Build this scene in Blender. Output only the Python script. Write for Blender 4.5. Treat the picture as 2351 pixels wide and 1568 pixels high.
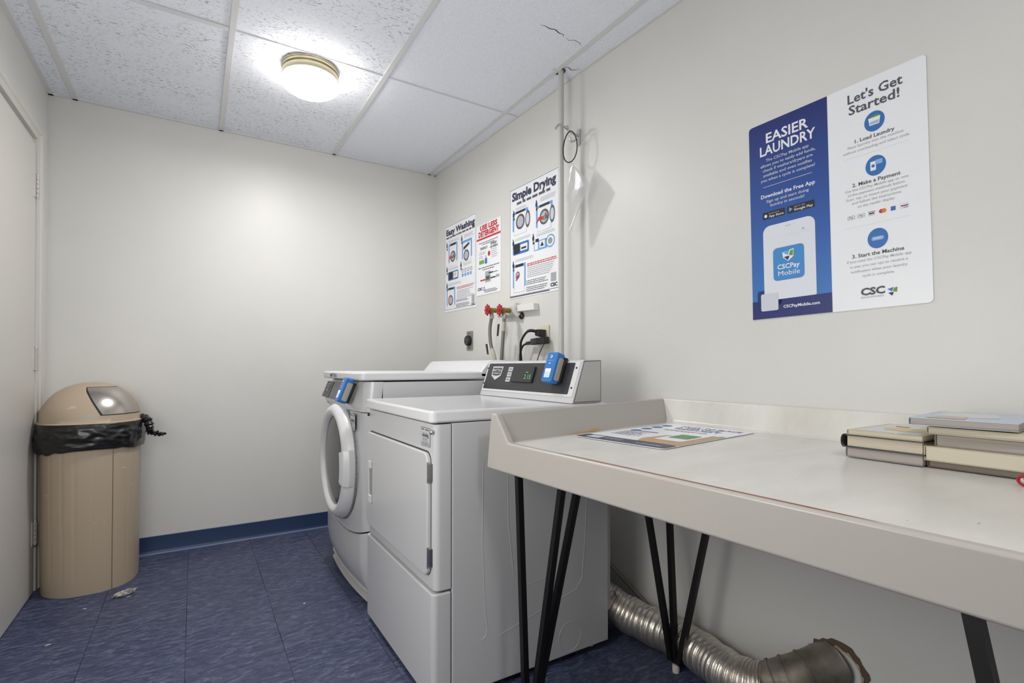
import bpy, bmesh, math, random
from mathutils import Vector, Matrix
random.seed(7)
S = bpy.context.scene
COL = S.collection
for o in list(bpy.data.objects): bpy.data.objects.remove(o)
R = math.radians
PI = math.pi
# ------------------------------------------------------------------ camera, light, exposure
H = 2.312
cam = bpy.data.cameras.new('camera'); camo = bpy.data.objects.new('camera', cam); COL.objects.link(camo)
camo.location = (0, 0, .99); camo.rotation_euler = (R(90.4), 0, R(-31.85))
cam.sensor_fit = 'HORIZONTAL'; cam.sensor_width = 36; cam.lens = 36*1175/2351; cam.shift_y = 49/2351
cam.clip_start = .02
S.camera = camo
LAMP = 7.5        # emission strength of the lamp glass
SECOND = 8.6      # watts of the added fill light near the left wall, unseen
S.view_settings.view_transform = 'Standard'; S.view_settings.look = 'None'
S.view_settings.gamma = 1; S.view_settings.use_curve_mapping = False
S.view_settings.exposure = 1.66
w = bpy.data.worlds.new('world'); S.world = w; w.use_nodes = True
w.node_tree.nodes['Background'].inputs[0].default_value = (.6, .62, .66, 1); w.node_tree.nodes['Background'].inputs[1].default_value = .2
al = bpy.data.lights.new('left_fill_light', 'POINT'); al.shadow_soft_size = .30; al.energy = SECOND; al.color = (1, .99, .97)  # unseen fill added to lift the dryer front, apron and floor
alo = bpy.data.objects.new('left_fill_light', al); COL.objects.link(alo); alo.location = (-.36, .95, 1.10)

rl = bpy.data.lights.new('rear_fill_light', 'AREA'); rl.shape = 'DISK'; rl.size = .3; rl.energy = 3.6; rl.color = (1, .992, .98)  # unseen fill light added behind the camera to brighten the near end
rlo = bpy.data.objects.new('rear_fill_light', rl); COL.objects.link(rlo); rlo.location = (.45, -.55, H-.12)
bl = bpy.data.lights.new('ceiling_lamp_bulb', 'AREA'); bl.shape = 'DISK'; bl.size = .19; bl.energy = 3.5; bl.color = (1, .992, .98)
blo = bpy.data.objects.new('ceiling_lamp_bulb', bl); COL.objects.link(blo); blo.location = (.436, 2.40, H-.1105)

# ------------------------------------------------------------------ helpers
def lin(c):
    return tuple((v/255/12.92 if v/255 <= .04045 else ((v/255+.055)/1.055)**2.4) for v in c)+(1,)
MATS = {}
def mat(name, rgb, rough=.5, metal=0, spec=.5, emit=0, alpha=1, coat=0, trans=0):
    if name in MATS: return MATS[name]
    m = bpy.data.materials.new(name); m.use_nodes = True
    b = m.node_tree.nodes['Principled BSDF']
    b.inputs['Base Color'].default_value = lin(rgb); b.inputs['Roughness'].default_value = rough
    b.inputs['Metallic'].default_value = metal; b.inputs['Specular IOR Level'].default_value = spec
    b.inputs['Coat Weight'].default_value = coat; b.inputs['Transmission Weight'].default_value = trans
    b.inputs['Alpha'].default_value = alpha
    if emit: b.inputs['Emission Color'].default_value = lin(rgb); b.inputs['Emission Strength'].default_value = emit
    MATS[name] = m; return m
class N:
    """small node builder on a material"""
    def __init__(s, m): s.t = m.node_tree; s.b = s.t.nodes['Principled BSDF']
    def new(s, k, **kw):
        n = s.t.nodes.new(k)
        for a, v in kw.items(): setattr(n, a, v)
        return n
    def coords(s, scale, kind='Object', rot=0):
        tc = s.new('ShaderNodeTexCoord'); mp = s.new('ShaderNodeMapping')
        s.t.links.new(tc.outputs[kind], mp.inputs[0]); mp.inputs['Scale'].default_value = scale
        mp.inputs['Rotation'].default_value = (0, 0, rot); return mp
    def noise(s, vec, scale, detail=3, rough=.5, dist=0):
        n = s.new('ShaderNodeTexNoise'); n.inputs['Scale'].default_value = scale
        n.inputs['Detail'].default_value = detail; n.inputs['Roughness'].default_value = rough; n.inputs['Distortion'].default_value = dist
        if vec: s.t.links.new(vec.outputs[0], n.inputs['Vector'])
        return n
    def ramp(s, src, stops, out=0):
        r = s.new('ShaderNodeValToRGB'); cr = r.color_ramp
        while len(cr.elements) < len(stops): cr.elements.new(.5)
        for e, (p, c) in zip(cr.elements, stops): e.position = p; e.color = c if len(c) == 4 else lin(c)
        s.t.links.new(src.outputs[out], r.inputs[0]); return r
    def mix(s, f, a, b, mode='MIX'):
        m = s.new('ShaderNodeMix', data_type='RGBA', blend_type=mode)
        if hasattr(f, 'outputs'): s.t.links.new(f.outputs[0], m.inputs[0])
        else: m.inputs[0].default_value = f
        for v, i in ((a, 6), (b, 7)):
            if isinstance(v, tuple): m.inputs[i].default_value = v if len(v) == 4 else lin(v)
            else: s.t.links.new(v.outputs[2] if v.bl_idname == 'ShaderNodeMix' else v.outputs[0], m.inputs[i])
        return m
    def color(s, n): s.t.links.new(n.outputs[2] if n.bl_idname == 'ShaderNodeMix' else n.outputs[0], s.b.inputs['Base Color'])
    def bump(s, n, strength=.2, dist=.002, out=0):
        b = s.new('ShaderNodeBump'); b.inputs['Strength'].default_value = strength; b.inputs['Distance'].default_value = dist
        s.t.links.new(n.outputs[out], b.inputs['Height'])
        if s.b.inputs['Normal'].is_linked: s.t.links.new(s.b.inputs['Normal'].links[0].from_socket, b.inputs['Normal'])
        s.t.links.new(b.outputs[0], s.b.inputs['Normal'])

class M:
    def __init__(s, T=None): s.v = []; s.f = []; s.T = T
    def add(s, vs, fs):
        k = len(s.v)
        for p in vs: s.v.append(tuple(s.T(p)) if s.T else tuple(p))
        s.f += [tuple(i+k for i in f) for f in fs]; return s
    def box(s, a, b):
        (x0, y0, z0), (x1, y1, z1) = [min(p, q) for p, q in zip(a, b)], [max(p, q) for p, q in zip(a, b)]
        return s.hex([(x0,y0,z0),(x1,y0,z0),(x1,y1,z0),(x0,y1,z0),(x0,y0,z1),(x1,y0,z1),(x1,y1,z1),(x0,y1,z1)])
    def hex(s, c): return s.add(c, [(3,2,1,0),(4,5,6,7),(0,1,5,4),(1,2,6,5),(2,3,7,6),(3,0,4,7)])
    def prism(s, pts, h0, h1, ax=2):
        n = len(pts)
        def P(p, h): return (p[0], p[1], h) if ax == 2 else ((h, p[0], p[1]) if ax == 0 else (p[0], h, p[1]))
        s.add([P(p, h0) for p in pts]+[P(p, h1) for p in pts], [tuple(range(n))[::-1], tuple(range(n, 2*n))]+[(i, (i+1) % n, (i+1) % n+n, i+n) for i in range(n)]); return s
    def tube(s, path, r, seg=10, cap=True, flat=None):
        path = [Vector(p) for p in path]; n = len(path); up = None; vs = []
        for i, p in enumerate(path):
            t = (path[min(i+1, n-1)]-path[max(i-1, 0)]).normalized()
            if up is None: up = Vector((0, 0, 1)) if abs(t.z) < .9 else Vector((1, 0, 0))
            a = (up-t*up.dot(t)).normalized(); b = t.cross(a); up = a
            rr = r[i] if isinstance(r, (list, tuple)) else r
            for k in range(seg):
                q = 2*PI*k/seg+(PI/4 if seg == 4 else 0)
                vs.append(p+a*math.cos(q)*rr*(flat or 1)+b*math.sin(q)*rr)
        fs = [(i*seg+k, i*seg+(k+1) % seg, (i+1)*seg+(k+1) % seg, (i+1)*seg+k) for i in range(n-1) for k in range(seg)]
        if cap: fs += [tuple(range(seg))[::-1], tuple(range((n-1)*seg, n*seg))]
        return s.add(vs, fs)
    def lathe(s, prof, c=(0,0,0), ax=2, seg=32, a0=0, a1=2*PI):
        full = abs(a1-a0-2*PI) < 1e-6; m = seg if full else seg+1; vs = []
        for r, h in prof:
            for k in range(m):
                q = a0+(a1-a0)*k/seg; u, v = r*math.cos(q), r*math.sin(q)
                d = (u, v, h) if ax == 2 else ((h, u, v) if ax == 0 else (u, h, v))
                vs.append((c[0]+d[0], c[1]+d[1], c[2]+d[2]))
        fs = []
        for i in range(len(prof)-1):
            for k in range(seg):
                k2 = (k+1) % m if full else k+1
                fs.append((i*m+k, i*m+k2, (i+1)*m+k2, (i+1)*m+k))
        return s.add(vs, fs)
    def grid(s, rows, closed=False):
        n = len(rows[0]); vs = [p for r in rows for p in r]
        return s.add(vs, [(i*n+k, i*n+(k+1) % n, (i+1)*n+(k+1) % n, (i+1)*n+k) for i in range(len(rows)-1) for k in range(n if closed else n-1)])
WL = {}
def obj(name, m, material, parent=None, bevel=0, seg=2, label=None, kind=None, solid=0, sub=0, flip=True, angle=38):
    me = bpy.data.meshes.new(name)
    off = Vector(WL.get(parent, (0, 0, 0))) if parent else Vector((0, 0, 0))
    me.from_pydata([Vector(v)-off for v in m.v], [], m.f)
    bm = bmesh.new(); bm.from_mesh(me); bmesh.ops.remove_doubles(bm, verts=bm.verts, dist=1e-6)
    if flip: bmesh.ops.recalc_face_normals(bm, faces=bm.faces)
    bm.to_mesh(me); bm.free()
    me.shade_smooth(); me.set_sharp_from_angle(angle=R(angle))
    me.materials.append(material)
    o = bpy.data.objects.new(name, me); COL.objects.link(o)
    if parent: o.parent = parent; WL[o] = tuple(off)
    if label: o['label'] = label
    if kind: o['kind'] = kind
    if solid: md = o.modifiers.new('solid', 'SOLIDIFY'); md.thickness = solid; md.offset = 0
    if bevel:
        md = o.modifiers.new('bevel', 'BEVEL'); md.width = bevel; md.segments = seg; md.limit_method = 'ANGLE'; md.angle_limit = R(35); md.harden_normals = True
    if sub: md = o.modifiers.new('sub', 'SUBSURF'); md.levels = sub; md.render_levels = sub
    return o
def thing(name, label, cat, loc, group=None):
    o = bpy.data.objects.new(name, None); COL.objects.link(o); o.location = loc; o.empty_display_size = .05
    o['label'] = label; o['category'] = cat
    if group: o['group'] = group
    WL[o] = tuple(loc); return o
def tag(o, label, cat, group=None):
    o['label'] = label; o['category'] = cat
    if group: o['group'] = group
    return o
def rrect(x0, y0, x1, y1, r, n=5):
    P = []
    for cx, cy, a in ((x1-r, y0+r, -90), (x1-r, y1-r, 0), (x0+r, y1-r, 90), (x0+r, y0+r, 180)):
        for k in range(n+1): q = R(a+90*k/n); P.append((cx+r*math.cos(q), cy+r*math.sin(q)))
    return P
def smoothpath(P, n=8):
    P = [Vector(p) for p in P]; out = []
    for i in range(len(P)-1):
        a, b, c, d = P[max(i-1, 0)], P[i], P[i+1], P[min(i+2, len(P)-1)]
        for k in range(n):
            t = k/n; out.append(.5*((2*b)+(c-a)*t+(2*a-5*b+4*c-d)*t*t+(3*b-a-3*c+d)*t**3))
    out.append(P[-1]); return out
# right wall frame: s runs along the wall from the back corner towards the camera, off leaves the wall
NW = Vector((.99935, .03608, 0)); DW = 1.5406; P1 = Vector((1.4230, 3.277, 0)); SD = Vector((.03608, -.99935, 0))
P1 = P1+NW*(DW-NW.dot(P1))
def W(s, z, off=0): return P1+SD*s-NW*off+Vector((0, 0, z))
def wx(y, off=0): return (DW-off-.03608*y)/.99935

# flat print on a panel ------------------------------------------------------
TX = {}
def glyphs(body, bold=0, shear=0):
    k = (body, bold, shear)
    if k in TX: return TX[k]
    c = bpy.data.curves.new('t', 'FONT'); c.body = body; c.resolution_u = 2; c.offset = bold; c.shear = shear; c.fill_mode = 'FRONT'
    o = bpy.data.objects.new('t', c); COL.objects.link(o)
    me = bpy.data.meshes.new_from_object(o.evaluated_get(bpy.context.evaluated_depsgraph_get()))
    v = [tuple(q.co) for q in me.vertices]; f = [tuple(p.vertices) for p in me.polygons]
    bpy.data.objects.remove(o); bpy.data.curves.remove(c); bpy.data.meshes.remove(me)
    x0 = min(p[0] for p in v); x1 = max(p[0] for p in v)
    TX[k] = ([(p[0]-x0, p[1]) for p in v], f, x1-x0); return TX[k]
class Print:
    def __init__(s, parent, o, ex, ey, lift=.0006):
        s.p = parent; s.o = Vector(o); s.ex = Vector(ex).normalized(); s.ey = Vector(ey).normalized(); s.n = s.ex.cross(s.ey); s.l = lift; s.g = {}
    def at(s, x, y, h=0): return s.o+s.ex*x+s.ey*y+s.n*h
    def m(s, name, mt):
        k = (name, mt.name)
        if k not in s.g: s.g[k] = (M(), mt)
        return s.g[k][0]
    def poly(s, name, mt, pts, L=0):
        h = s.l*(L+1); s.m(name, mt).add([s.at(x, y, h) for x, y in pts], [tuple(range(len(pts)))])
    def rect(s, name, mt, x0, y0, x1, y1, L=0, r=0):
        s.poly(name, mt, rrect(x0, y0, x1, y1, r) if r else [(x0, y0), (x1, y0), (x1, y1), (x0, y1)], L)
    def ell(s, name, mt, cx, cy, a, b=None, L=0, n=24, r0=0):
        b = b or a
        if r0:
            h = s.l*(L+1); vs = []
            for q in (1, r0):
                vs += [s.at(cx+a*q*math.cos(2*PI*k/n), cy+b*q*math.sin(2*PI*k/n), h) for k in range(n)]
            s.m(name, mt).add(vs, [(k, (k+1) % n, (k+1) % n+n, k+n) for k in range(n)])
        else: s.poly(name, mt, [(cx+a*math.cos(2*PI*k/n), cy+b*math.sin(2*PI*k/n)) for k in range(n)], L)
    def frame(s, name, mt, x0, y0, x1, y1, t, L=0):
        for a in ((x0, y0, x1, y0+t), (x0, y1-t, x1, y1), (x0, y0+t, x0+t, y1-t), (x1-t, y0+t, x1, y1-t)): s.rect(name, mt, *a, L=L)
    def text(s, name, mt, body, x0, x1, y, cap, bold=0, L=0, shear=0, fit=True):
        v, f, wd = glyphs(body, bold, shear); sy = cap/.69; sx = (x1-x0)/wd if fit else sy
        h = s.l*(L+1); s.m(name, mt).add([s.at(x0+p[0]*sx, y+p[1]*sy, h) for p in v], f)
    def rows(s, name, mt, x0, x1, y, h, n, pitch, rag=.2, L=0):
        for i in range(n):
            x = x0; xe = x1-random.random()*rag*(x1-x0); yy = y-i*pitch
            while x < xe:
                wd = h*random.uniform(1.6, 4.5); s.rect(name, mt, x, yy, min(x+wd, xe), yy+h, L); x += wd+h*.8
    def build(s):
        for (name, _), (m, mt) in s.g.items():
            nm = name.split('#')[0]; one = nm in ('blue_panel', 'rule', 'icon_disc', 'board', 'navy_band') or '#' in name
            obj(nm, m, mt, s.p, flip=False, kind=None if one or len(m.f) < 2 else 'stuff')

# ------------------------------------------------------------------ materials
WALL = mat('wall_paint', (217, 216, 212), .42); n = N(WALL); c = n.coords((1, 1, 1))
n.bump(n.noise(c, 55, 4, .6), .22, .0016); n.bump(n.noise(c, 3, 3, .5), .25, .006)
r_ = n.ramp(n.noise(c, 1.4, 5, .6), [(.3, (214, 213, 209)), (.7, (220, 219, 215))]); n.color(r_)
TRIM = mat('door_paint', (205, 202, 196), .38); n = N(TRIM); n.bump(n.noise(n.coords((1, 1, 1)), 40, 3), .12, .001)
def tilemat(name, fine):
    m = mat(name, (235, 238, 246), .9, spec=.15); n = N(m)
    c = n.coords((1, 1, 1)); tone = n.ramp(n.noise(c, 260, 3, .7), [(.3, (226, 230, 240)), (.62, (242, 246, 254))])
    if fine:
        pit = n.ramp(n.noise(n.coords((1, 1.6, 1)), 120, 2, .5), [(.66, (0, 0, 0)), (.70, (255, 255, 255))]); k = .35
    else:
        a = n.noise(n.coords((62, 210, 1), rot=R(4)), 1, 2, .5, .6)
        pit = n.ramp(a, [(.60, (0, 0, 0)), (.64, (255, 255, 255))]); k = .75
    sp = n.ramp(n.noise(c, 7, 2), [(.3, (60, 60, 60)), (.6, (255, 255, 255))])
    f = n.mix(1.0, pit, sp, 'MULTIPLY') if not fine else n.mix(1.0, pit, (255, 255, 255), 'MULTIPLY')
    mx = n.mix(k, tone, (118, 118, 122)); mm = n.new('ShaderNodeMath', operation='MULTIPLY'); mm.inputs[1].default_value = k
    n.t.links.new(f.outputs[2], mm.inputs[0]); n.t.links.new(mm.outputs[0], mx.inputs[0]); n.color(mx)
    n.bump(n.noise(c, 240, 3, .7), .6, .0015); n.bump(f, -.8, .002, 2)
    return m
TILE = tilemat('fissured_ceiling_tile', False); TILEF = tilemat('fine_ceiling_tile', True)
GRID = mat('grid_enamel', (216, 217, 219), .4)
FLOOR = mat('blue_vinyl_tile', (48, 56, 96), .5, spec=.35); n = N(FLOOR)
tc = n.new('ShaderNodeTexCoord'); oi = n.new('ShaderNodeObjectInfo'); mp = n.new('ShaderNodeMapping'); mp.inputs['Scale'].default_value = (10, 46, 1)
sc = n.new('ShaderNodeVectorMath', operation='SCALE'); sc.inputs['Scale'].default_value = 9; cb = n.new('ShaderNodeCombineXYZ')
n.t.links.new(oi.outputs['Random'], cb.inputs[0]); n.t.links.new(oi.outputs['Random'], cb.inputs[1]); n.t.links.new(cb.outputs[0], sc.inputs[0])
n.t.links.new(tc.outputs['Object'], mp.inputs[0]); n.t.links.new(sc.outputs[0], mp.inputs['Location'])
mp.inputs['Rotation'].default_value = (0, 0, R(12))
st = n.ramp(n.noise(mp, 1.6, 8, .75, 1.5), [(.36, (43, 50, 78)), (.5, (61, 68, 95)), (.64, (108, 114, 140))])
wc = n.new('ShaderNodeNewGeometry')
def wnoise(scale, stops, det=4):
    x = n.noise(None, scale, det, .6); n.t.links.new(wc.outputs['Position'], x.inputs['Vector']); return n.ramp(x, stops)
dirt = wnoise(2.6, [(.42, (0, 0, 0)), (.72, (120, 120, 120))]); dm = n.mix(dirt, st, (104, 103, 112))
speck = wnoise(75, [(.735, (0, 0, 0)), (.76, (255, 255, 255))], 2); dm2 = n.mix(speck, dm, (120, 124, 150)); n.color(dm2)
n.bump(n.noise(mp, 1.6, 8, .75), .12, .0008)
BASEM = mat('blue_vinyl_cove', (38, 60, 96), .4)
BASEL = mat('pale_blue_edge', (112, 126, 160), .4)
ENL = mat('lit_lid_enamel', (224, 224, 225), .16); ENA = mat('white_enamel', (202, 202, 203), .22, spec=.5); n = N(ENA); n.bump(n.noise(n.coords((1, 1, 1)), 220, 2), .05, .0004)  # dryer lid lighter than its body: light on the top put into the colour
ENB = mat('white_plastic', (218, 218, 219), .32)
GREYM = mat('grey_side_enamel', (205, 205, 203), .3)
DARK = mat('black_gap', (14, 14, 15), .6)
BLK = mat('black_plastic', (26, 26, 28), .4); CONS = mat('charcoal_panel', (52, 52, 56), .38)
GLASSD = mat('smoked_door_glass', (84, 84, 85), .14, spec=.22)
CHROME = mat('chrome', (205, 205, 205), .22, 1)
BRASS = mat('brass', (150, 128, 70), .4, .7)
NICK = mat('brushed_nickel_trim', (196, 188, 160), .3, .75)
RED = mat('red_plastic', (165, 22, 34), .4)
BLUE = mat('blue_plastic', (44, 118, 190), .35); BLUED = mat('deep_blue_plastic', (28, 88, 160), .4)
SCR = mat('lit_screen', (150, 170, 240), .3, emit=.3)
TAUPE = mat('grey_beige_plastic', (172, 168, 158), .5)
LAM = mat('white_laminate', (222, 219, 213), .28); n = N(LAM)
c = n.coords((1, 1, 1)); a1 = n.ramp(n.noise(n.coords((1, 2.2, 1)), 3.2, 6, .6), [(.3, (206, 203, 196)), (.65, (224, 222, 216))])
a2 = n.ramp(n.noise(n.coords((30, 160, 20), rot=R(20)), 1, 2, .5), [(.755, (0, 0, 0)), (.775, (255, 255, 255))])
n.color(n.mix(a2, a1, (150, 146, 138)))
LAMF = mat('ivory_laminate_edge', (182, 177, 170), .3)
SEAM = mat('rust_brown_seam', (158, 84, 62), .6); RUST = mat('rust_stain', (196, 160, 112), .5)
IRON = mat('black_steel', (22, 22, 24), .45, .3)
CAP = mat('white_nylon', (214, 208, 196), .5)
BINM = mat('tan_plastic', (181, 164, 142), .42); n = N(BINM)
c = n.coords((1, 1, 1)); n.bump(n.noise(c, 30, 3), .1, .001)
n.color(n.mix(n.ramp(n.noise(n.coords((9, 9, 22)), 1.0, 2, .4), [(.735, (0, 0, 0)), (.76, (190, 190, 190))]), (181, 164, 142), (214, 204, 190)))
BINFLAP = mat('brushed_steel_flap', (190, 182, 176), .24, 1)
LINER = mat('black_bin_liner', (22, 22, 23), .3, spec=.6)
DUCT = mat('foil_duct', (216, 209, 200), .34, .9); n = N(DUCT); n.bump(n.noise(n.coords((1, 1, 1)), 90, 4), .5, .002)
GALV = mat('dusty_galvanised_steel', (116, 108, 98), .55, .7)
n = N(GALV); n.color(n.ramp(n.noise(n.coords((1, 1, 1)), 14, 5), [(.35, (112, 105, 96)), (.65, (164, 156, 144))]))
HOSE = mat('braided_hose', (128, 126, 122), .4, .5); TAPE = mat('old_tape', (186, 182, 168), .5)
PIPEP = mat('painted_pipe', (196, 196, 192), .35)
IVORY = mat('ivory_plate', (216, 208, 186), .4)
PAPERW = mat('poster_white', (238, 240, 244), .35); INK = mat('ink_navy', (38, 40, 70), .5); INKG = mat('ink_grey', (84, 84, 92), .5)
INKL = mat('ink_light_grey', (168, 170, 176), .5); PBLUE = mat('poster_mid_blue', (52, 110, 180), .4); PRED = mat('poster_red', (196, 46, 52), .5)
NAVY = mat('poster_navy', (32, 44, 110), .4); SKY = mat('poster_sky_blue', (112, 166, 222), .5); PGRN = mat('poster_green', (120, 165, 60), .5)
WHT = mat('print_white', (236, 238, 242), .5); GRYP = mat('print_grey', (150, 152, 158), .5); LGT = mat('print_light', (205, 210, 220), .5)
SKIN = mat('print_skin_tan', (196, 158, 122), .5); DINK = mat('print_black', (30, 30, 34), .5); ORG = mat('print_orange', (226, 120, 40), .5)
PGRAD = mat('poster_blue_fade', (44, 90, 165), .35); n = N(PGRAD)
sp = n.new('ShaderNodeSeparateXYZ'); tc = n.new('ShaderNodeTexCoord'); n.t.links.new(tc.outputs['Object'], sp.inputs[0])
mr = n.new('ShaderNodeMapRange'); mr.inputs[1].default_value = 0; mr.inputs[2].default_value = .61; n.t.links.new(sp.outputs[2], mr.inputs[0])
n.color(n.ramp(mr, [(.1, (58, 118, 190)), (.55, (44, 84, 160)), (1, (34, 44, 112))]))

# ------------------------------------------------------------------ the room
YB, XL, YF = 3.297, -.607, -1.5
T = .06
obj('wall_back', M().box((XL-T, YB, -.02), (wx(YB)+T+.05, YB+T, H+.12)), WALL, kind='structure')
m = M(); m.hex([(wx(YB), YB, -.02), (wx(YB)+T, YB, -.02), (wx(YF)+T, YF, -.02), (wx(YF), YF, -.02), (wx(YB), YB, H+.12), (wx(YB)+T, YB, H+.12), (wx(YF)+T, YF, H+.12), (wx(YF), YF, H+.12)])
wr = obj('wall_right', m, WALL, kind='structure')
wl = obj('wall_left', M().box((XL-T, YF, -.02), (XL, YB, H+.12)), WALL, kind='structure')
obj('wall_front', M().box((XL-T, YF-T, -.02), (wx(YF)+T, YF, H+.12)), WALL, kind='structure')
# floor of single vinyl tiles
fl = obj('floor', M().box((XL-T, YF-T, -.05), (wx(YF)+T, YB+T, -.003)), mat('tile_glue', (34, 39, 66), .8), kind='structure')
TS = .2955; tme = {}
ix0 = math.floor((XL+.02)/TS)
for i in range(-3, 7):
    for j in range(-2, 12):
        x0 = -.022+i*TS; x1 = x0+TS; y0 = .16+j*TS; y1 = y0+TS
        cx0, cx1, cy0, cy1 = max(x0, XL), min(x1, 1.60), max(y0, YF), min(y1, YB)
        if cx1-cx0 < .01 or cy1-cy0 < .01: continue
        if cy1 < .4 and cx0 > 1.4: continue
        k = (round(cx1-cx0, 3), round(cy1-cy0, 3)); g = .0005
        if k not in tme:
            o = obj('floor_tile', M().box((g, g, -.003), (k[0]-g, k[1]-g, 0)), FLOOR, fl); tme[k] = o.data; o.location = (cx0, cy0, 0)
        else:
            o = bpy.data.objects.new('floor_tile', tme[k]); COL.objects.link(o); o.parent = fl; o.location = (cx0, cy0, 0)
        if (i+j) % 2 and abs(k[0]-k[1]) < .002: o.rotation_euler.z = PI; o.location = (cx1, cy1, 0)
# ceiling: grid bars, tiles
ce = obj('ceiling', M().box((XL-T, YF-T, H+.035), (wx(YF)+T, YB+T, H+.09)), mat('plenum', (120, 120, 122), .9), kind='structure')
GX = [-.505, .124, .738, 1.373]; GY = [2.285, 1.06, -.16]
def ctile(x0, x1, y0, y1, mt, dz=0):
    a, b = [(x0, y0), (x0, y1)], [(x1, y0), (x1, y1)]
    q = [(x0, y0), (min(x1, wx(y0)) if x1 > 1.4 else x1, y0), (min(x1, wx(y1)) if x1 > 1.4 else x1, y1), (x0, y1)]
    obj('ceiling_tile', M().prism(q, H+.005+dz, H+.022+dz), mt, ce, bevel=.002, seg=1)
xs = [XL]+GX+[1.6]
for i in range(5):
    ys = [YB]+GY+[YF]
    for j in range(4):
        ctile(xs[i]+.0008, xs[i+1]-.0008, ys[j+1]+.0008, ys[j]-.0008, TILEF if i >= 3 else TILE, [0, .001, .0005, 0, .001][i])
for x in GX[:1]+GX[1:]:
    obj('grid_bar', M().box((x-.012, YF, H-.001), (x+.012, YB, H+.006)), GRID, ce, bevel=.0015, seg=1)
for y in GY:
    obj('grid_bar', M().box((XL, y-.012, H), (GX[1]-.012, y+.012, H+.0055)), GRID, ce, bevel=.0012, seg=1)
    for a, b in ((GX[1]+.012, GX[2]-.012), (GX[2]+.012, GX[3]-.012), (GX[3]+.012, wx(y))):
        obj('grid_bar', M().box((a, y-.0035, H+.001), (b, y+.0035, H+.006)), GRID, ce)
obj('grid_bar', M().box((XL, YB-.016, H-.001), (wx(YB), YB, H+.006)), GRID, ce, label='perimeter angle along the back wall')
obj('grid_bar', M().box((XL, YF, H-.001), (XL+.02, YB, H+.006)), GRID, ce, label='perimeter angle along the left wall')
q = [(wx(YF), YF), (wx(YB), YB), (wx(YB)-.012, YB), (wx(YF)-.012, YF)]
obj('grid_bar', M().prism(q, H-.001, H+.006), GRID, ce, label='perimeter angle along the right wall')
CRK = mat('crack_shadow', (70, 68, 66), .9)
def crack(P, wdt=.0012):
    P = [Vector((x, y, 0)) for x, y in P]; n_ = len(P); L = []; Rr = []
    for i, p in enumerate(P):
        t = (P[min(i+1, n_-1)]-P[max(i-1, 0)]).normalized(); s_ = Vector((-t.y, t.x, 0))*wdt*(.3+math.sin(PI*i/(n_-1)))
        L.append((p.x+s_.x, p.y+s_.y)); Rr.append((p.x-s_.x, p.y-s_.y))
    m = M(); m.add([(x, y, H+.0048) for x, y in L]+[(x, y, H+.0048) for x, y in Rr], [(i, i+1, n_+i+1, n_+i) for i in range(n_-1)])
    obj('crack', m, CRK, ce)
crack([(1.137, 1.623), (1.16, 1.618), (1.181, 1.622), (1.205, 1.615), (1.23, 1.624), (1.25, 1.622), (1.258, 1.634)], .002)
crack([(1.27, 1.632), (1.29, 1.64), (1.31, 1.626), (1.343, 1.63), (1.355, 1.645)])
crack([(1.388, 1.80), (1.41, 1.79), (1.43, 1.80), (1.46, 1.775)], .0016)
# cove base
def base(name, a, b, nx, h):
    a, b, nx = Vector(a), Vector(b), Vector(nx); t = .004
    prof = [(0, 0), (.012, 0), (.0125, .003), (.006, .012), (t, .02), (t, h-.002), (.002, h), (0, h)]
    m = M(); k = len(prof)
    m.add([p+nx*u+Vector((0, 0, v)) for p in (a, b) for u, v in prof], [(i, (i+1) % k, (i+1) % k+k, i+k) for i in range(k)]+[tuple(range(k)), tuple(range(k, 2*k))])
    o = obj(name, m, BASEM, kind='structure')
    e = M(); e.add([p+nx*u+Vector((0, 0, v)) for p in (a, b) for u, v in ((.0118, .0005), (.0158, .0005), (.0150, .0045), (.0105, .0075))], [(0, 1, 5, 4), (1, 2, 6, 5), (2, 3, 7, 6), (3, 0, 4, 7), (0, 1, 2, 3), (4, 5, 6, 7)])
    obj('toe_edge', e, BASEL, o, label='paler scuffed toe of the cove base')
base('baseboard_back', (XL, YB, 0), (wx(YB), YB, 0), (0, -1, 0), .094)
base('baseboard_right', (wx(YB), YB, 0), (wx(YF), YF, 0), (-.99935, -.036, 0), .044)
base('baseboard_left', (XL, 3.092, 0), (XL, YB, 0), (1, 0, 0), .094)
# ------------------------------------------------------------------ door in the left wall
LX = -.592
dr = obj('door_1', M().box((XL-.01, 2.18, .006), (LX, 2.998, 1.962)), TRIM, kind='structure', bevel=.002)
m = M()
sec = [(0, 0), (.030, 0), (.034, .016), (.060, .018), (.066, .024), (.085, .026), (.088, 0)]
yo = 3.000
m.prism([(XL+(h if h else -.004), yo+a) for a, h in sec][::1], 0, 2.045, 2)
obj('frame_jamb', m, TRIM, dr, bevel=.0015, seg=1)
m = M(); m.prism([(XL+(h if h else -.004), 1.966+a*.92) for a, h in sec], 2.1, 3.087, 1); obj('frame_head', m, TRIM, dr, bevel=.0015, seg=1)
obj('shadow_gap', M().box((XL, 2.9975, .005), (LX-.004, 3.0005, 1.966)), DARK, dr)
obj('shadow_gap', M().box((XL, 2.18, 1.9615), (LX-.004, 3.0, 1.9665)), DARK, dr)
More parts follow.
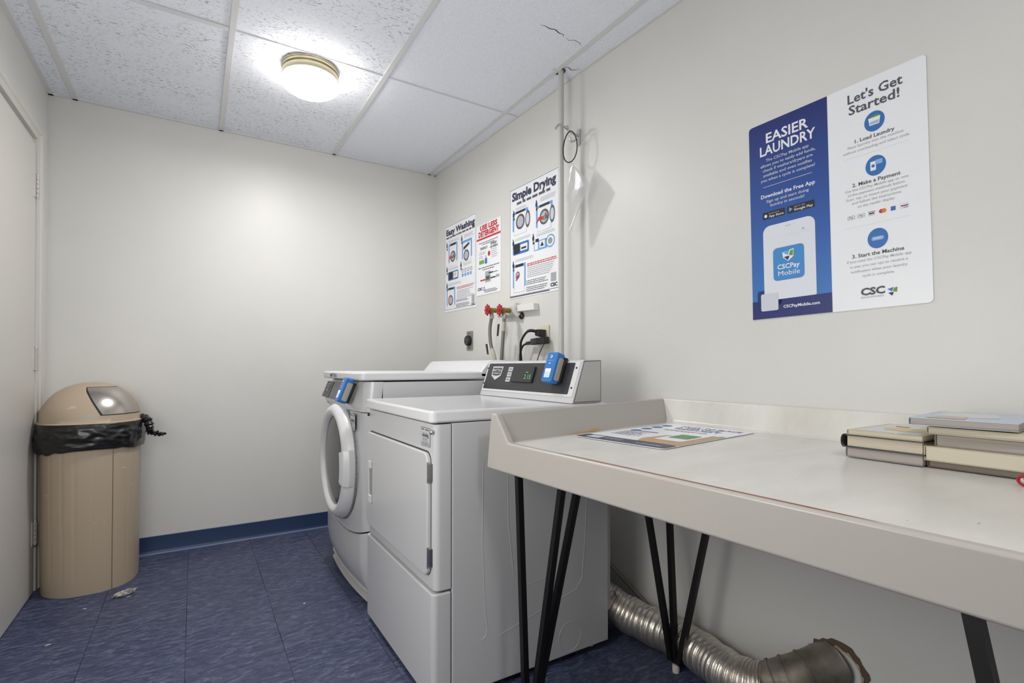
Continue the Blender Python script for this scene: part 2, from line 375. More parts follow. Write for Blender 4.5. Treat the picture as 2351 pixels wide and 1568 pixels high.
for z in (1.778, 1.022, .265):
    hg = obj('hinge', M().box((LX-.004, 2.966, z-.05), (LX+.002, 2.996, z+.05)), TRIM, dr, bevel=.001, seg=1)
    kn = M()
    for k in range(5): kn.lathe([(0, -.0092), (.0068, -.0092), (.0068, .0092), (0, .0092)], (LX+.005, 3.0, z-.04+k*.02), seg=12)
    obj('hinge_knuckle', kn, mat('painted_steel', (182, 178, 172), .4, .3), hg)
    for zz in (z-.052, z+.052): obj('hinge_pin', M().lathe([(0, -.003), (.005, -.003), (.0055, 0), (.004, .003), (0, .003)], (LX+.005, 3.0, zz), seg=10), CHROME, hg)

# ------------------------------------------------------------------ ceiling lamp
LC = (.436, 2.40)
t = thing('ceiling_lamp', 'round flush ceiling lamp with glowing white glass bowl and nickel ring', 'ceiling light', (LC[0], LC[1], H))
r0 = .118
prof = [(0, 0), (r0+.001, 0), (r0+.001, -.004), (r0-.002, -.006), (r0-.002, -.012), (r0+.001, -.013), (r0+.001, -.016), (r0-.006, -.018), (r0-.006, -.0235), (r0-.001, -.025), (r0+.0005, -.036), (r0-.003, -.046), (r0-.012, -.049), (.06, -.049)]
obj('metal_ring', M().lathe([(r, H+h-.001) for r, h in prof], (LC[0], LC[1], 0), seg=64), NICK, t)
prof = [(.100, -.046), (.107, -.049), (.1165, -.056), (.1205, -.064), (.1195, -.074), (.112, -.085), (.096, -.0955), (.07, -.1035), (.035, -.108), (.0001, -.109)]
GLOW = mat('lit_opal_glass', (255, 250, 244), .3, emit=LAMP)
obj('glass_bowl', M().lathe([(r, H+h) for r, h in prof], (LC[0], LC[1], 0), seg=48), GLOW, t, label='glowing white glass bowl')

# ------------------------------------------------------------------ dryer
DX0, DX1, DY0, DY1 = .588, 1.250, 1.365, 2.025
t = thing('clothes_dryer', 'white coin laundry dryer with square door and charcoal console, nearest the table', 'dryer', ((DX0+DX1)/2, (DY0+DY1)/2, 0))
DR = t
obj('cabinet', M().box((.642, DY0, .022), (DX1, DY1, .824)), ENA, t, bevel=.004)
obj('rear_cover', M().box((DX1, DY0+.012, .12), (DX1+.022, DY1-.02, .80)), GREYM, t, bevel=.004)
def cpath(r=.018, y0=DY0, y1=DY1, x=DX0, xb=.640):
    P = [(xb, y0)]
    for k in range(7): q = R(-90-90*k/6); P.append((x+r+r*math.cos(q), y0+r+r*math.sin(q)))
    for k in range(7): q = R(180-90*k/6); P.append((x+r+r*math.cos(q), y1-r+r*math.sin(q)))
    P.append((xb, y1)); return P
obj('front_panel', M().prism(cpath(), .341, .822), ENA, t, bevel=.003)
obj('lower_panel', M().prism(cpath(x=DX0-.007), .020, .334), ENA, t, bevel=.005, seg=3)
obj('lid', M().prism(rrect(DX0-.014, DY0-.004, DX1-.0, DY1+.003, .02, 6), .826, .862), ENL, t, bevel=.008, seg=4)
m = M(); m.prism(rrect(1.392, .378, 2.008, .737, .03), DX0+.002, DX0-.013, 0)
dd = obj('door', m, ENA, t, bevel=.0045, seg=3)
obj('door_shadow_gap', M().prism(rrect(1.3905, .3765, 2.0095, .7405, .031), DX0+.002, DX0-.0012, 0), mat('soft_dark_gap', (52, 52, 53), .6), t)
hf = DX0-.013
m = M(); m.prism(rrect(1.930, .470, 1.968, .632, .006), hf+.001, hf-.0008, 0); obj('handle', m, mat('handle_recess', (150, 150, 150), .35), dd, label='recessed grey door pull')
for z0, z1 in ((.602, .630), (.472, .500)):
    obj('handle_clip', M().box((hf-.006, 1.932, z0), (hf, 1.966, z1)), ENB, dd, bevel=.0025)
obj('handle_clip', M().box((hf-.004, 1.962, .49), (hf, 1.967, .61)), ENB, dd, bevel=.001)
for z in (.682, .436):
    h_ = obj('hinge', M().box((DX0-.010, 1.381, z-.026), (DX0, 1.391, z+.026)), CHROME, t, bevel=.001, seg=1)
    obj('hinge_pin', M().tube([(DX0-.012, 1.3895, z-.030), (DX0-.012, 1.3895, z+.030)], .003, 8), CHROME, h_)
obj('lock_screw', M().lathe([(0, .588), (.005, .588), (.007, .584), (.007, .580), (.004, .577), (0, .576)], (0, 1.3775, .800), 0, 14), CHROME, t)
obj('lock_screw', M().lathe([(0, .588), (.005, .588), (.006, .584), (.003, .581), (0, .580)], (0, 2.012, .800), 0, 12), BLK, t)
# pressed ribs on the near side
yS = DY0-.0002
def rib(P, r=.0007): obj('pressed_rib', M().tube([(x, yS, z) for x, z in P], r, 6, flat=1), ENA, t)
rib([(.745, .70), (.742, .45), (.752, .25), (.760, .19), (.752, .17), (.742, .165)])
rib([(.83, .72), (.835, .50), (.855, .33), (.875, .295), (.90, .292), (1.00, .305)])
rib([(1.155, .72), (1.145, .42), (1.13, .27), (1.105, .235), (1.02, .215), (.82, .165), (.80, .16)])
obj('knockout_ring', M().tube([(1.078+.047*math.cos(2*PI*k/32), yS, .082+.050*math.sin(2*PI*k/32)) for k in range(33)], .0008, 5, cap=False), ENA, t)
for x, y in ((.64, 1.41), (1.20, 1.41), (.64, 1.98), (1.20, 1.98)):
    obj('levelling_foot', M().lathe([(0, 0), (.016, 0), (.016, .012), (.009, .016), (.009, .024), (0, .024)], (x, y, 0), seg=14), CAP, t)
# console
pc = [(1.088, .863), (1.139, 1.013), (1.217, 1.013), (1.217, .863)]
obj('console', M().prism(pc, DY0+.001, DY1+.002, 1), ENA, t, bevel=.003)
co = Print(t, (1.088, 2.027, .863), (0, -1, 0), (.322, 0, .947), .0007)
def cbox(m, x0, y0, x1, y1, h0, h1):
    c = [(x0,y0),(x1,y0),(x1,y1),(x0,y1)]; return m.hex([co.at(x, y, h0) for x, y in c]+[co.at(x, y, h1) for x, y in c])
def cpr(m, pts, h0, h1):
    n_ = len(pts); return m.add([co.at(x, y, h0) for x, y in pts]+[co.at(x, y, h1) for x, y in pts], [tuple(range(n_)), tuple(range(n_, 2*n_))]+[(i, (i+1) % n_, (i+1) % n_+n_, i+n_) for i in range(n_)])
obj('bezel', cpr(M(), rrect(.008, .022, .652, .152, .006), -.002, .0025), ENB, t, bevel=.001, seg=1)
obj('control_panel', cpr(M(), rrect(.018, .031, .626, .147, .005), 0, .0036), CONS, t, bevel=.0008, seg=1)
obj('display', cpr(M(), rrect(.242, .066, .395, .130, .002), .003, .011), mat('display_window', (38, 40, 42), .25), t, bevel=.001, seg=1)
obj('side_cap_edge', M().prism([(1.0945, .8675), (1.1405, 1.0085), (1.2155, 1.0115), (1.2155, .8675)], DY0-.0008, DY0+.001, 1), mat('cap_edge_grey', (96, 95, 92), .5), t)
obj('side_cap', M().prism([(1.097, .869), (1.1415, 1.006), (1.213, 1.009), (1.213, .869)], DY0-.0015, DY0+.001, 1), mat('console_side_grey', (186, 185, 181), .35), t, bevel=.0006, seg=1)
for x, z in ((.008, .018), (.650, .045), (.6465, .124), (.010, .122)):
    x = max(x, .011) if x < .3 else x-.008
for x, y in ((.0125, .055), (.0125, .125), (.6385, .055), (.6385, .128)):
    m = M(); ring = []
    for rr, hh in ((.0038, .0024), (.0034, .0045), (.0001, .0050)): ring.append([co.at(x+rr*math.cos(2*PI*k/10), y+rr*math.sin(2*PI*k/10), hh) for k in range(10)])
    m.grid(ring, True); obj('screw', m, BLK, t)
p = co; p.l = .0006
def sh(x0, x1, y0, y1): return [(x0+.002, y1), (x1-.002, y1), (x1, y1-.006), (x1-.004, y0+.020), ((x0+x1)/2, y0), (x0+.004, y0+.020), (x0, y1-.006)]
p.o = p.o+p.n*.0036
p.poly('badge', mat('badge_silver', (205, 205, 208), .35), sh(.060, .148, .071, .132), 1)
p.poly('badge', CONS, [(.066, .126), (.142, .126), (.138, .094), (.104, .090), (.070, .094)], 2)
p.text('badge', mat('badge_silver', (205, 205, 208), .35), 'MAYTAG', .070, .138, .109, .012, .02, 3)
p.text('badge', mat('badge_silver', (205, 205, 208), .35), 'COMMERCIAL', .070, .138, .098, .006, .03, 3)
for k in range(3):
    y = .066+k*.0225; p.rect('cycle_button', mat('badge_silver', (205, 205, 208), .35), .194, y, .228, y+.0185, 1); p.rect('cycle_button', GRYP, .199, y+.005, .223, y+.0135, 2)
p.o = p.o+p.n*.0078
LED = mat('green_led', (110, 190, 125), .5, emit=.22)
p.text('digits', LED, '2.15', .340, .384, .079, .017, -.01, 1); p.rect('digits', mat('dim_led', (150, 165, 150), .5), .345, .104, .362, .107, 1)
p.build()
# card readers
def reader(parent, o, ex, ey, wdt=.062, hgt=.112, thick=.042):
    f = Print(parent, o, ex, ey, .0006)
    def BX(x0, y0, x1, y1, h0, h1, r=.008):
        pts = rrect(x0, y0, x1, y1, r, 3); n_ = len(pts)
        return M().add([f.at(x, y, h0) for x, y in pts]+[f.at(x, y, h1) for x, y in pts], [tuple(range(n_)), tuple(range(n_, 2*n_))]+[(i, (i+1) % n_, (i+1) % n_+n_, i+n_) for i in range(n_)])
    c = obj('card_reader', BX(0, 0, wdt, hgt, .008, thick), BLUE, parent, bevel=.004, seg=3, label='blue card reader with lit screen')
    obj('mounting_plate', BX(wdt*.3, .006, wdt+.012, hgt-.012, 0, .012, .003), BLK, c, bevel=.001, seg=1)
    pts = rrect(.010, .010, hgt-.018, thick*.74, .006, 3)   # side plate, on the near side
    m = M(); n_ = len(pts)
    m.add([f.at(x, a, b) for x in (wdt-.001, wdt+.0035) for a, b in pts], [tuple(range(n_)), tuple(range(n_, 2*n_))]+[(i, (i+1) % n_, (i+1) % n_+n_, i+n_) for i in range(n_)])
    obj('side_plate', m, TAUPE, c, bevel=.001, seg=1)
    obj('screen_recess', BX(wdt*.17, .013, wdt*.80, .052, thick-.002, thick+.0006, .002), BLUED, c)
    g = Print(c, f.at(0, 0, thick+.0006), ex, ey, .0005)
    g.rect('screen', SCR, wdt*.22, .015, wdt*.77, .049, 0); g.rect('screen', mat('screen_lilac', (176, 160, 226), .4, emit=.5), wdt*.22, .037, wdt*.77, .049, 1)
    g.ell('symbol', WHT, wdt*.47, hgt*.84, .006, L=0, r0=.65, n=16); g.text('symbol', WHT, 'R', wdt*.50, wdt*.62, hgt*.805, .008, .02, 1)
    g.rect('symbol', LGT, wdt*.22, hgt*.71, wdt*.75, hgt*.718, 0); g.poly('symbol', WHT, [(wdt*.36, hgt*.63), (wdt*.56, hgt*.63), (wdt*.46, hgt*.58)], 0)
    g.build(); return c
reader(t, Vector((1.088, 2.027, .863))+Vector((0, -1, 0))*.507+Vector((.322, 0, .947))*.062+Vector((-.947, 0, .322))*.0036, (0, -1, 0), (.322, 0, .947))
# sticker
def sticker(parent, x, yL, yR, z0, z1):
    p = Print(parent, (x, yL, z0), (0, -1, 0), (0, 0, 1), .0004); w_ = yL-yR; h_ = z1-z0
    p.rect('sticker', mat('sticker_border', (92, 92, 94), .5), 0, 0, w_, h_, 0, .003); p.rect('sticker', mat('sticker_silver', (196, 197, 200), .4), .0016, .0016, w_-.0016, h_-.0016, 1, .002)
    p.rect('sticker', INKG, w_*.10, h_*.86, w_*.38, h_*.92, 2); p.rect('sticker', INKG, w_*.52, h_*.85, w_*.9, h_*.91, 2)
    p.rect('sticker', INKG, w_*.2, h_*.68, w_*.75, h_*.70, 2)
    for k in range(6): p.rect('sticker', DINK, w_*(.2+.09*k), h_*.50, w_*(.2+.09*k+.055), h_*.64, 2)
    p.ell('sticker', DINK, w_*.78, h_*.55, w_*.08, h_*.10, 2, 12, .6)
    p.rows('sticker', INKG, w_*.22, w_*.78, h_*.42, h_*.02, 3, h_*.06, .3, 2); p.rect('sticker', INKG, w_*.15, h_*.20, w_*.85, h_*.225, 2); p.rect('sticker', GRYP, w_*.1, h_*.06, w_*.9, h_*.16, 2)
    p.build()
sticker(t, DX0-.0003, 1.472, 1.398, .752, .808)

# ------------------------------------------------------------------ washer
WX0, WX1, WY0, WY1 = .578, 1.262, 2.095, 2.785
YC = (WY0+WY1)/2
t = thing('washing_machine', 'white front loading washer with round smoked glass door behind the dryer', 'washer', ((WX0+WX1)/2, YC, 0))
obj('cabinet', M().box((.668, WY0, .03), (WX1, WY1, .925)), ENA, t, bevel=.004)
def wpath(r=.055, xb=.662, bulge=.014, n_=14):
    P = [(xb, WY0)]
    for k in range(7): q = R(-90-90*k/6); P.append((WX0+bulge+r+r*math.cos(q), WY0+r+r*math.sin(q)))
    for k in range(1, n_): P.append((None, WY0+r+(WY1-WY0-2*r)*k/n_))
    for k in range(7): q = R(180-90*k/6); P.append((WX0+bulge+r+r*math.cos(q), WY1-r+r*math.sin(q)))
    P.append((xb, WY1)); out = []
    for x, y in P:
        u = (y-YC)/(YC-WY0-r)
        if x is None: x = WX0+bulge-bulge*(1-u*u)
        out.append((x, y))
    return out
def shell(name, z0, z1, rows, dx, mt=ENA, inset=.02, path=None, **kw):
    P = path or wpath(); m = M(); G = []
    a = [(x+inset, y, z0(y)) for x, y in P]; G.append(a)
    for k in range(rows+1):
        f = k/rows; G.append([(x+dx(f, y), y, z0(y)+(z1(y)-z0(y))*f) for x, y in P])
    G.append([(x+inset, y, z1(y)) for x, y in P]); m.grid(G)
    return obj(name, m, mt, t, **kw)
arc = lambda y: .258+.048*abs((y-YC)/.34)**2.4
shell('front_panel', lambda y: arc(y)+.006, lambda y: .796, 3, lambda f, y: .003 if f in (0, 1) else 0)
shell('lower_panel', lambda y: .045+.0*y, lambda y: arc(y), 4, lambda f, y: .05*(1-min(1, f*2.2))**1.5*.7-.006)
shell('toe_kick', lambda y: .012, lambda y: .05, 1, lambda f, y: .035+.01*(1-f), mt=GREYM)
def housing(f, y):
    u = max(0, min(1, (y-2.16)/.05))          # the slanted lip fades into the near corner
    if f < .22: a = -.004-.018*(f/.22)
    else: a = -.022+.040*((f-.22)/.78)
    return a*u+(1-u)*(-.004+.012*f)
shell('control_housing', lambda y: .800, lambda y: .926, 9, housing)
obj('seam', M().box((.6622, WY0+.0005, .30), (.6678, WY0+.003, .925)), DARK, t)
# lid with raised back
obj('lid', M().prism(rrect(WX0-.008, WY0-.006, WX1-.05, WY1+.004, .03, 6), .931, .966), ENB, t, bevel=.010, seg=4)
obj('rear_ledge', M().prism([(1.120, .955), (1.136, .975), (1.168, 1.012), (1.186, 1.020), (WX1+.01, 1.020), (WX1+.01, .935), (1.13, .935)], WY0-.006, WY1+.004, 1), ENB, t, bevel=.010, seg=3)
p = Print(t, (WX0-.0085, 2.71, .934), (0, -1, 0), (0, 0, 1), .0004)
p.text('lettering', INKG, 'MAYTAG', .10, .23, .006, .016, .02, 0); p.build()
# control panel pieces on the slope
sl = Vector((.040, 0, .098)).normalized()
cp = Print(t, (WX0-.0235, 2.745, .829), (0, -1, 0), sl, .0006)
def cpb(name, pts, h0, h1, mt):
    m = M(); n_ = len(pts); m.add([cp.at(x, y, h0) for x, y in pts]+[cp.at(x, y, h1) for x, y in pts], [tuple(range(n_)), tuple(range(n_, 2*n_))]+[(i, (i+1) % n_, (i+1) % n_+n_, i+n_) for i in range(n_)])
    return obj(name, m, mt, t, bevel=.0008, seg=1)
cpb('badge_panel', rrect(.010, .010, .150, .092, .004), -.004, .004, CONS)
cpb('display_panel', rrect(.165, .008, .345, .094, .004), -.004, .0045, mat('display_grey', (72, 72, 76), .3))
cpb('panel_edge', rrect(.345, .006, .362, .094, .003), -.004, .0035, BLK)
cp.o = cp.o+cp.n*.0045
cp.poly('badge', GRYP, sh(.045, .115, .036, .080), 0); cp.poly('badge', CONS, [(.051, .075), (.109, .075), (.106, .052), (.08, .048), (.054, .052)], 1)
cp.text('badge', GRYP, 'MAYTAG', .055, .105, .060, .009, .02, 2); cp.build()
cp.o = cp.o-cp.n*.0045
obj('detergent_window', M().box((WX0+.002, 2.60, .806), (WX0-.002, 2.715, .829)), mat('dim_window', (120, 118, 110), .3), t, bevel=.002)
reader(t, cp.at(.492, -.004, .004), (0, -1, 0), sl, .056, .108, .046)
sticker(t, WX0+.0020, 2.268, 2.190, .716, .788)
# door
DZ = .560; XD = WX0-.004
prof = [(.262, .020), (.262, .0), (.258, -.018), (.246, -.034), (.230, -.042), (.216, -.040), (.204, -.030), (.200, -.020)]
dr_ = obj('door_ring', M().lathe([(r, XD+h) for r, h in prof], (0, YC, DZ), 0, 96), ENB, t, label='glossy white round door ring')
gp = [(.201, -.022), (.17, -.028), (.12, -.032), (.06, -.034), (.0001, -.035)]
obj('door_glass', M().lathe([(r, XD+h) for r, h in gp], (0, YC, DZ), 0, 64), GLASSD, dr_, label='dark smoked door glass')
m = M(); m.lathe([(.270, XD+.008), (.262, XD+.003), (.262, XD+.012)], (0, YC, DZ), 0, 72); obj('door_gap', m, mat('soft_gap', (120, 120, 121), .5), t)
G = []
for k in range(9):
    q = R(180+(-17)+34*k/8); G.append([(XD+h, YC+r*math.cos(q), DZ+r*math.sin(q)) for r, h in ((.262, .002), (.268, -.022), (.258, -.044), (.238, -.052), (.214, -.052), (.203, -.040), (.203, -.012))])
m = M(); m.grid(G); n_ = 7; m.f += [tuple(range(n_)), tuple(range(8*n_, 9*n_))]
obj('door_handle', m, ENB, dr_, bevel=.0025)
G = []
for k in range(9):
    q = R(180+(-17)+34*k/8); G.append([(XD-.046, YC+r*math.cos(q), DZ+r*math.sin(q)) for r in (.2035, .192)])
obj('handle_gap', M().grid(G), DARK, dr_)
for y in (WY0+.06, WY1-.06):
    for x in (.70, 1.2): obj('levelling_foot', M().lathe([(0, 0), (.02, 0), (.02, .012), (.01, .016), (.01, .032), (0, .032)], (x, y, 0), seg=12), BLK, t)

# ------------------------------------------------------------------ folding table along the right wall
TY0, TY1 = 1.285, -.03
fx = lambda y: .712+.0489*(1.285-y)
t = thing('laundry_table', 'long white laminate folding table on black hairpin legs', 'table', (1.1, .63, 0))
TB = t
zt, zb = .783, .790
def sweep(sec, y0, y1):
    n_ = len(sec); P = [[(fx(y)+a if s_ == 'f' else wx(y, a), y, z) for s_, a, z in sec] for y in (y0, y1)]
    m = M(); m.add(P[0]+P[1], [tuple(range(n_)), tuple(range(n_, 2*n_))]+[(i, (i+1) % n_, (i+1) % n_+n_, i+n_) for i in range(n_)]); return m
obj('tabletop', sweep([('f', .004, zt-.012), ('f', .004, zt), ('b', .03, zb), ('b', .03, zb-.03), ('f', .02, zt-.03)], 1.262, TY1), LAM, t, bevel=.0035, seg=3)
PA = [(TY1, .700), (1.285, .700), (1.262, .858), (1.237, .858), (1.176, zt+.0005), (TY1, zt+.0005)]
m = M(); m.add([(fx(y)+dx, y, z) for dx in (0, .022) for y, z in PA], [tuple(range(6)), tuple(range(6, 12))]+[(i, (i+1) % 6, (i+1) % 6+6, i+6) for i in range(6)])
obj('front_apron', m, LAMF, t, bevel=.006, seg=4)
obj('back_lip', sweep([('b', 0.001, zb-.03), ('b', 0.001, .871), ('b', .016, .871), ('b', .040, zb+.006), ('b', .052, zb-.001), ('b', .052, zb-.02)], 1.33, TY1), LAM, t, bevel=.004, seg=3)
A_ = [(fx(1.285)+.012, 1.284, .705), (wx(1.335, .002), 1.337, .76), (wx(1.335, .002), 1.337, .871), (fx(1.285)+.012, 1.262, .858)]
B_ = [(fx(1.18)+.012, 1.180, .765), (wx(1.268, .048), 1.268, .775), (wx(1.268, .018), 1.315, .871), (fx(1.235)+.012, 1.236, .858)]
m = M(); m.add(A_+B_, [(0, 1, 2, 3), (4, 7, 6, 5), (0, 4, 5, 1), (3, 2, 6, 7), (1, 5, 6, 2), (0, 3, 7, 4)])
obj('side_lip', m, LAMF, t, bevel=.004, seg=3)
m = M(); ysr = [.98-.66*k/16 for k in range(17)]
m.grid([[(fx(y)+.0125+a*min(1, (1-abs(2*k/16-1))*4+.15), y, zt+.0009) for k, y in enumerate(ysr)] for a in (-.0024, .0024)]); obj('edge_seam', m, SEAM, t, label='thin rust-brown seam near the front edge')
def onlip(x, f):   # point on the inner face of the side lip
    u = (x-B_[0][0])/(B_[1][0]-B_[0][0]); a = Vector(B_[0]).lerp(Vector(B_[1]), u); b = Vector(B_[3]).lerp(Vector(B_[2]), u)
    a.z = .785+.006*u; return a.lerp(b, f)+Vector((.08, -.9, .5))*.0012
def stain(x0, x1, f0, f1, seed):
    random.seed(seed); top = []; bot = []
    for k in range(13):
        x = x0+(x1-x0)*k/12; bot.append(onlip(x, f0)); top.append(onlip(x, f0+(f1-f0)*math.sin(PI*(k+.3)/12.6)*random.uniform(.5, 1)))
    obj('rust_stain', M().grid([bot, top]), RUST, t)
stain(.91, 1.11, .01, .075, 2); stain(1.035, 1.09, .05, .15, 3)
def bar(a, b, wd=.0115):
    return M().tube([a, b], wd*1.05, 4)
def leg(foot, tops):
    f = Vector(foot)
    hp = obj('hairpin_leg', bar(tops[0], (f.x-.004, f.y+.016, .034)), IRON, t)
    for q in tops[1:]: obj('leg_rod', bar(q, (f.x+(q[0]-f.x)*.06, f.y+(q[1]-f.y)*.06, .026)), IRON, hp)
    obj('leg_cap', M().lathe([(0, 0), (.011, 0), (.012, .010), (.011, .026), (0, .026)], foot, seg=14), CAP, hp, label='off-white plastic foot cap')
    a = sorted(tops); m = M(); m.prism([(min(q[0] for q in tops)-.015, min(q[1] for q in tops)-.015), (max(q[0] for q in tops)+.015, min(q[1] for q in tops)-.015), (max(q[0] for q in tops)+.015, max(q[1] for q in tops)+.015), (min(q[0] for q in tops)-.015, max(q[1] for q in tops)+.015)], .747, .7525)
    obj('mounting_plate', m, IRON, hp)
leg((.792, 1.178, 0), [(.783, 1.228, .75), (.850, 1.093, .75), (.920, 1.100, .75)])
leg((1.330, 1.134, 0), [(1.290, 1.270, .75), (1.389, 1.225, .75), (1.392, .998, .75)])
leg((.762, .085, 0), [(.790, .240, .75), (.900, .030, .75), (.81, -.005, .75)])
leg((1.335, .100, 0), [(1.30, .0, .75), (1.39, .02, .75), (1.39, .22, .75)])

# leaflet on the table
t = thing('instruction_card', 'printed instruction card with navy band lying flat on the table by its left lip', 'sign', (1.18, 1.05, .79))
D_ = Vector((.975, .868, .7868)); U_ = Vector((.994, .110, .0085)).normalized(); Nn = Vector((-.110, .994, .001)).normalized()
p = Print(t, D_+Nn*.305, -Nn, U_, .0005)
m = M(); pts = rrect(0, 0, .305, .457, .012, 4); n_ = len(pts)
m.add([p.at(x, y, h) for h in (0, .0016) for x, y in pts], [tuple(range(n_)), tuple(range(n_, 2*n_))]+[(i, (i+1) % n_, (i+1) % n_+n_, i+n_) for i in range(n_)])
obj('card', m, PAPERW, t); p.o = p.o+p.n*.0016
NV2 = mat('card_navy', (48, 52, 82), .4)
p.rect('footer_band', NV2, .001, .001, .304, .062, 0, .010); p.rect('footer_band', LGT, .03, .014, .078, .050, 1, .003)
p.rows('footer_text', LGT, .09, .16, .034, .004, 2, .010, .2, 1); p.text('footer_text', WHT, 'CSC SERVICEWORKS', .20, .28, .022, .008, .02, 1)
HB = mat('card_heading_blue', (62, 92, 160), .5)
p.text('heading', HB, 'HOW TO PLACE', .085, .285, .405, .022, .02); p.text('heading', HB, 'A SERVICE', .085, .235, .375, .020, .02); p.text('heading', HB, 'REQUEST', .10, .25, .345, .020, .02)
for k in range(4): p.ell('icon#%d' % k, PBLUE, .040+.0*k, .395-k*.055, .017, L=0)
p.rows('body_text', INKG, .09, .25, .315, .0045, 2, .011, .2); p.rows('body_text', INKG, .03, .13, .20, .0035, 8, .011, .3)
p.rect('body_text', INK, .055, .222, .125, .231, 0)
p.poly('hand_picture', SKIN, [(.303, .064), (.303, .290), (.292, .300), (.275, .270), (.262, .190), (.215, .180), (.218, .236), (.202, .245), (.168, .205), (.156, .11), (.175, .064)], 0)
p.rect('hand_picture', PAPERW, .185, .12, .272, .30, 1, .010); p.rect('hand_picture', mat('card_green', (92, 150, 100), .5), .197, .17, .260, .245, 2, .006)
p.build()

# ------------------------------------------------------------------ books
BKP = mat('yellowed_pages', (200, 190, 170), .8); n = N(BKP); pg = n.noise(n.coords((2, 2, 420)), 1, 2); n.bump(pg, .5, .0006); n.color(n.ramp(pg, [(.3, (186, 175, 155)), (.7, (208, 199, 180))]))
BKG = mat('grey_pages', (168, 160, 154), .8); n = N(BKG); pg = n.noise(n.coords((2, 2, 420)), 1, 2); n.bump(pg, .5, .0006); n.color(n.ramp(pg, [(.3, (150, 142, 136)), (.7, (178, 170, 164))]))
BKD = mat('dark_pages', (130, 122, 110), .8)  # darker tone for the bottom book of the right stack
def book(label, x0, y0, wd, ln, z, th, cov, pages, rot=0, hard=False, spine_far=False, art=None):
    """x0,y0: near-left corner as seen from the table front; wd along the wall, ln towards the wall"""
    t = thing('book', label, 'book', (x0, y0, z), 'books in the pile on the table')
    c, s = math.cos(rot), math.sin(rot)
    def TT(p): return (x0+p[0]*c-p[1]*s, y0+p[0]*s+p[1]*c, p[2])
    o_ = .004 if hard else 0; ct = .0025 if hard else .0010
    m = M(TT); m.box((o_, -wd+o_, z+ct), (ln-o_, -.003 if hard else -.0015, z+th-ct)); obj('page_block', m, pages, t, bevel=.0015 if not hard else .001)
    m = M(TT); m.box((0, -wd, z), (ln, 0, z+ct)); obj('back_cover', m, cov, t)
    m = M(TT); m.box((0, -wd, z+th-ct), (ln, 0, z+th)); fc = obj('front_cover', m, cov, t)
    sp = []
    for k in range(9):
        q = PI*k/8; sp.append((0.0025+.006*math.sin(q) if hard else .0012*math.sin(q), z+th/2-th/2*math.cos(q)))
    m = M(TT); m.grid([[(xx, a, b) for a, b in sp] for xx in (0, ln)]); obj('spine', m, cov, t, solid=.001)
    if art:
        for ia, (nm, mt, pts) in enumerate(art):
            m = M(TT); m.add([(a, b, z+th+.0003+.0003*ia) for a, b in pts], [tuple(range(len(pts)))]); obj(nm, m, mt, fc, flip=False)
    return t
CG = mat('cover_grey', (150, 146, 142), .5); CK = mat('cover_black', (34, 34, 34), .4); CC = mat('cover_cream', (206, 196, 168), .45); CB = mat('cover_pale_blue', (190, 202, 216), .35)
CW = mat('cover_white', (212, 214, 218), .35)
XB, ZB = 1.238, .7897
book('grey paperback at the bottom of the left book stack', XB, .578, .141, .20, ZB, .0205, CG, BKG)
book('black hardcover book in the middle of the left book stack', XB-.002, .580, .146, .205, ZB+.0208, .0285, CK, BKP, hard=True)
book('thin cream illustrated book on top of the left book stack', XB-.004, .574, .138, .21, ZB+.0500, .0105, CC, BKP, rot=R(0),
     art=[('cover_art', CW, [(.006, -.010), (.19, -.010), (.19, -.13), (.006, -.13)][::-1]), ('cover_art', mat('cover_straw', (214, 196, 140), .5), [(.06, -.05), (.10, -.03), (.13, -.06), (.12, -.13), (.05, -.134), (.055, -.09)][::-1]), ('cover_art', PRED, [(.145, -.035), (.155, -.035), (.155, -.062), (.145, -.062)][::-1])])
book('darker grey book at the bottom of the right book stack', XB+.012, .432, .30, .19, ZB, .013, BKD, BKD)
book('thick cream paged book second from the bottom of the right stack', XB+.002, .434, .30, .20, ZB+.0135, .0285, CC, mat('cream_pages', (206, 198, 178), .8))
book('soft grey paged book in the middle of the right stack', XB+.010, .419, .30, .20, ZB+.0425, .0245, BKG, BKG)
book('thin cream paperback below the top book of the right stack', XB-.004, .428, .146, .20, ZB+.0675, .0135, CC, BKP, rot=R(2))
book('large pale blue magazine-sized book on top of the right stack', XB-.02, .452, .158, .23, ZB+.0840, .0145, CB, BKG, rot=R(6),
     art=[('cover_art', CW, [(.07, -.02), (.20, -.02), (.20, -.10), (.10, -.12), (.06, -.08)][::-1]), ('cover_art', mat('cover_blush', (206, 186, 172), .5), [(.02, -.02), (.09, -.03), (.085, -.075), (.02, -.08)][::-1])])
book('cream book end at the right edge of the frame behind the top book', XB+.02, .262, .12, .16, ZB+.0675, .020, CC, mat('cream_pages', (206, 198, 178), .8))
m = M(); c0 = Vector((1.185, .272, .7975))
m.tube([c0+Vector((.004*math.cos(a), .014*math.cos(a), .0085*math.sin(a))) for a in [2*PI*k/24 for k in range(25)]], .0024, 8, cap=False)
t = thing('red_white_loop', 'small red and white rimmed loop at the front right of the books', 'loop', (1.185, .27, .787))  # small red and white loop, not identified further
obj('red_rim', m, RED, t)
m = M(); m.tube([c0+Vector((.012+.004*math.cos(a), .012*math.cos(a), .0008+.0072*math.sin(a))) for a in [2*PI*k/24 for k in range(25)]], .0022, 8, cap=False); obj('white_rim', m, WHT, t)

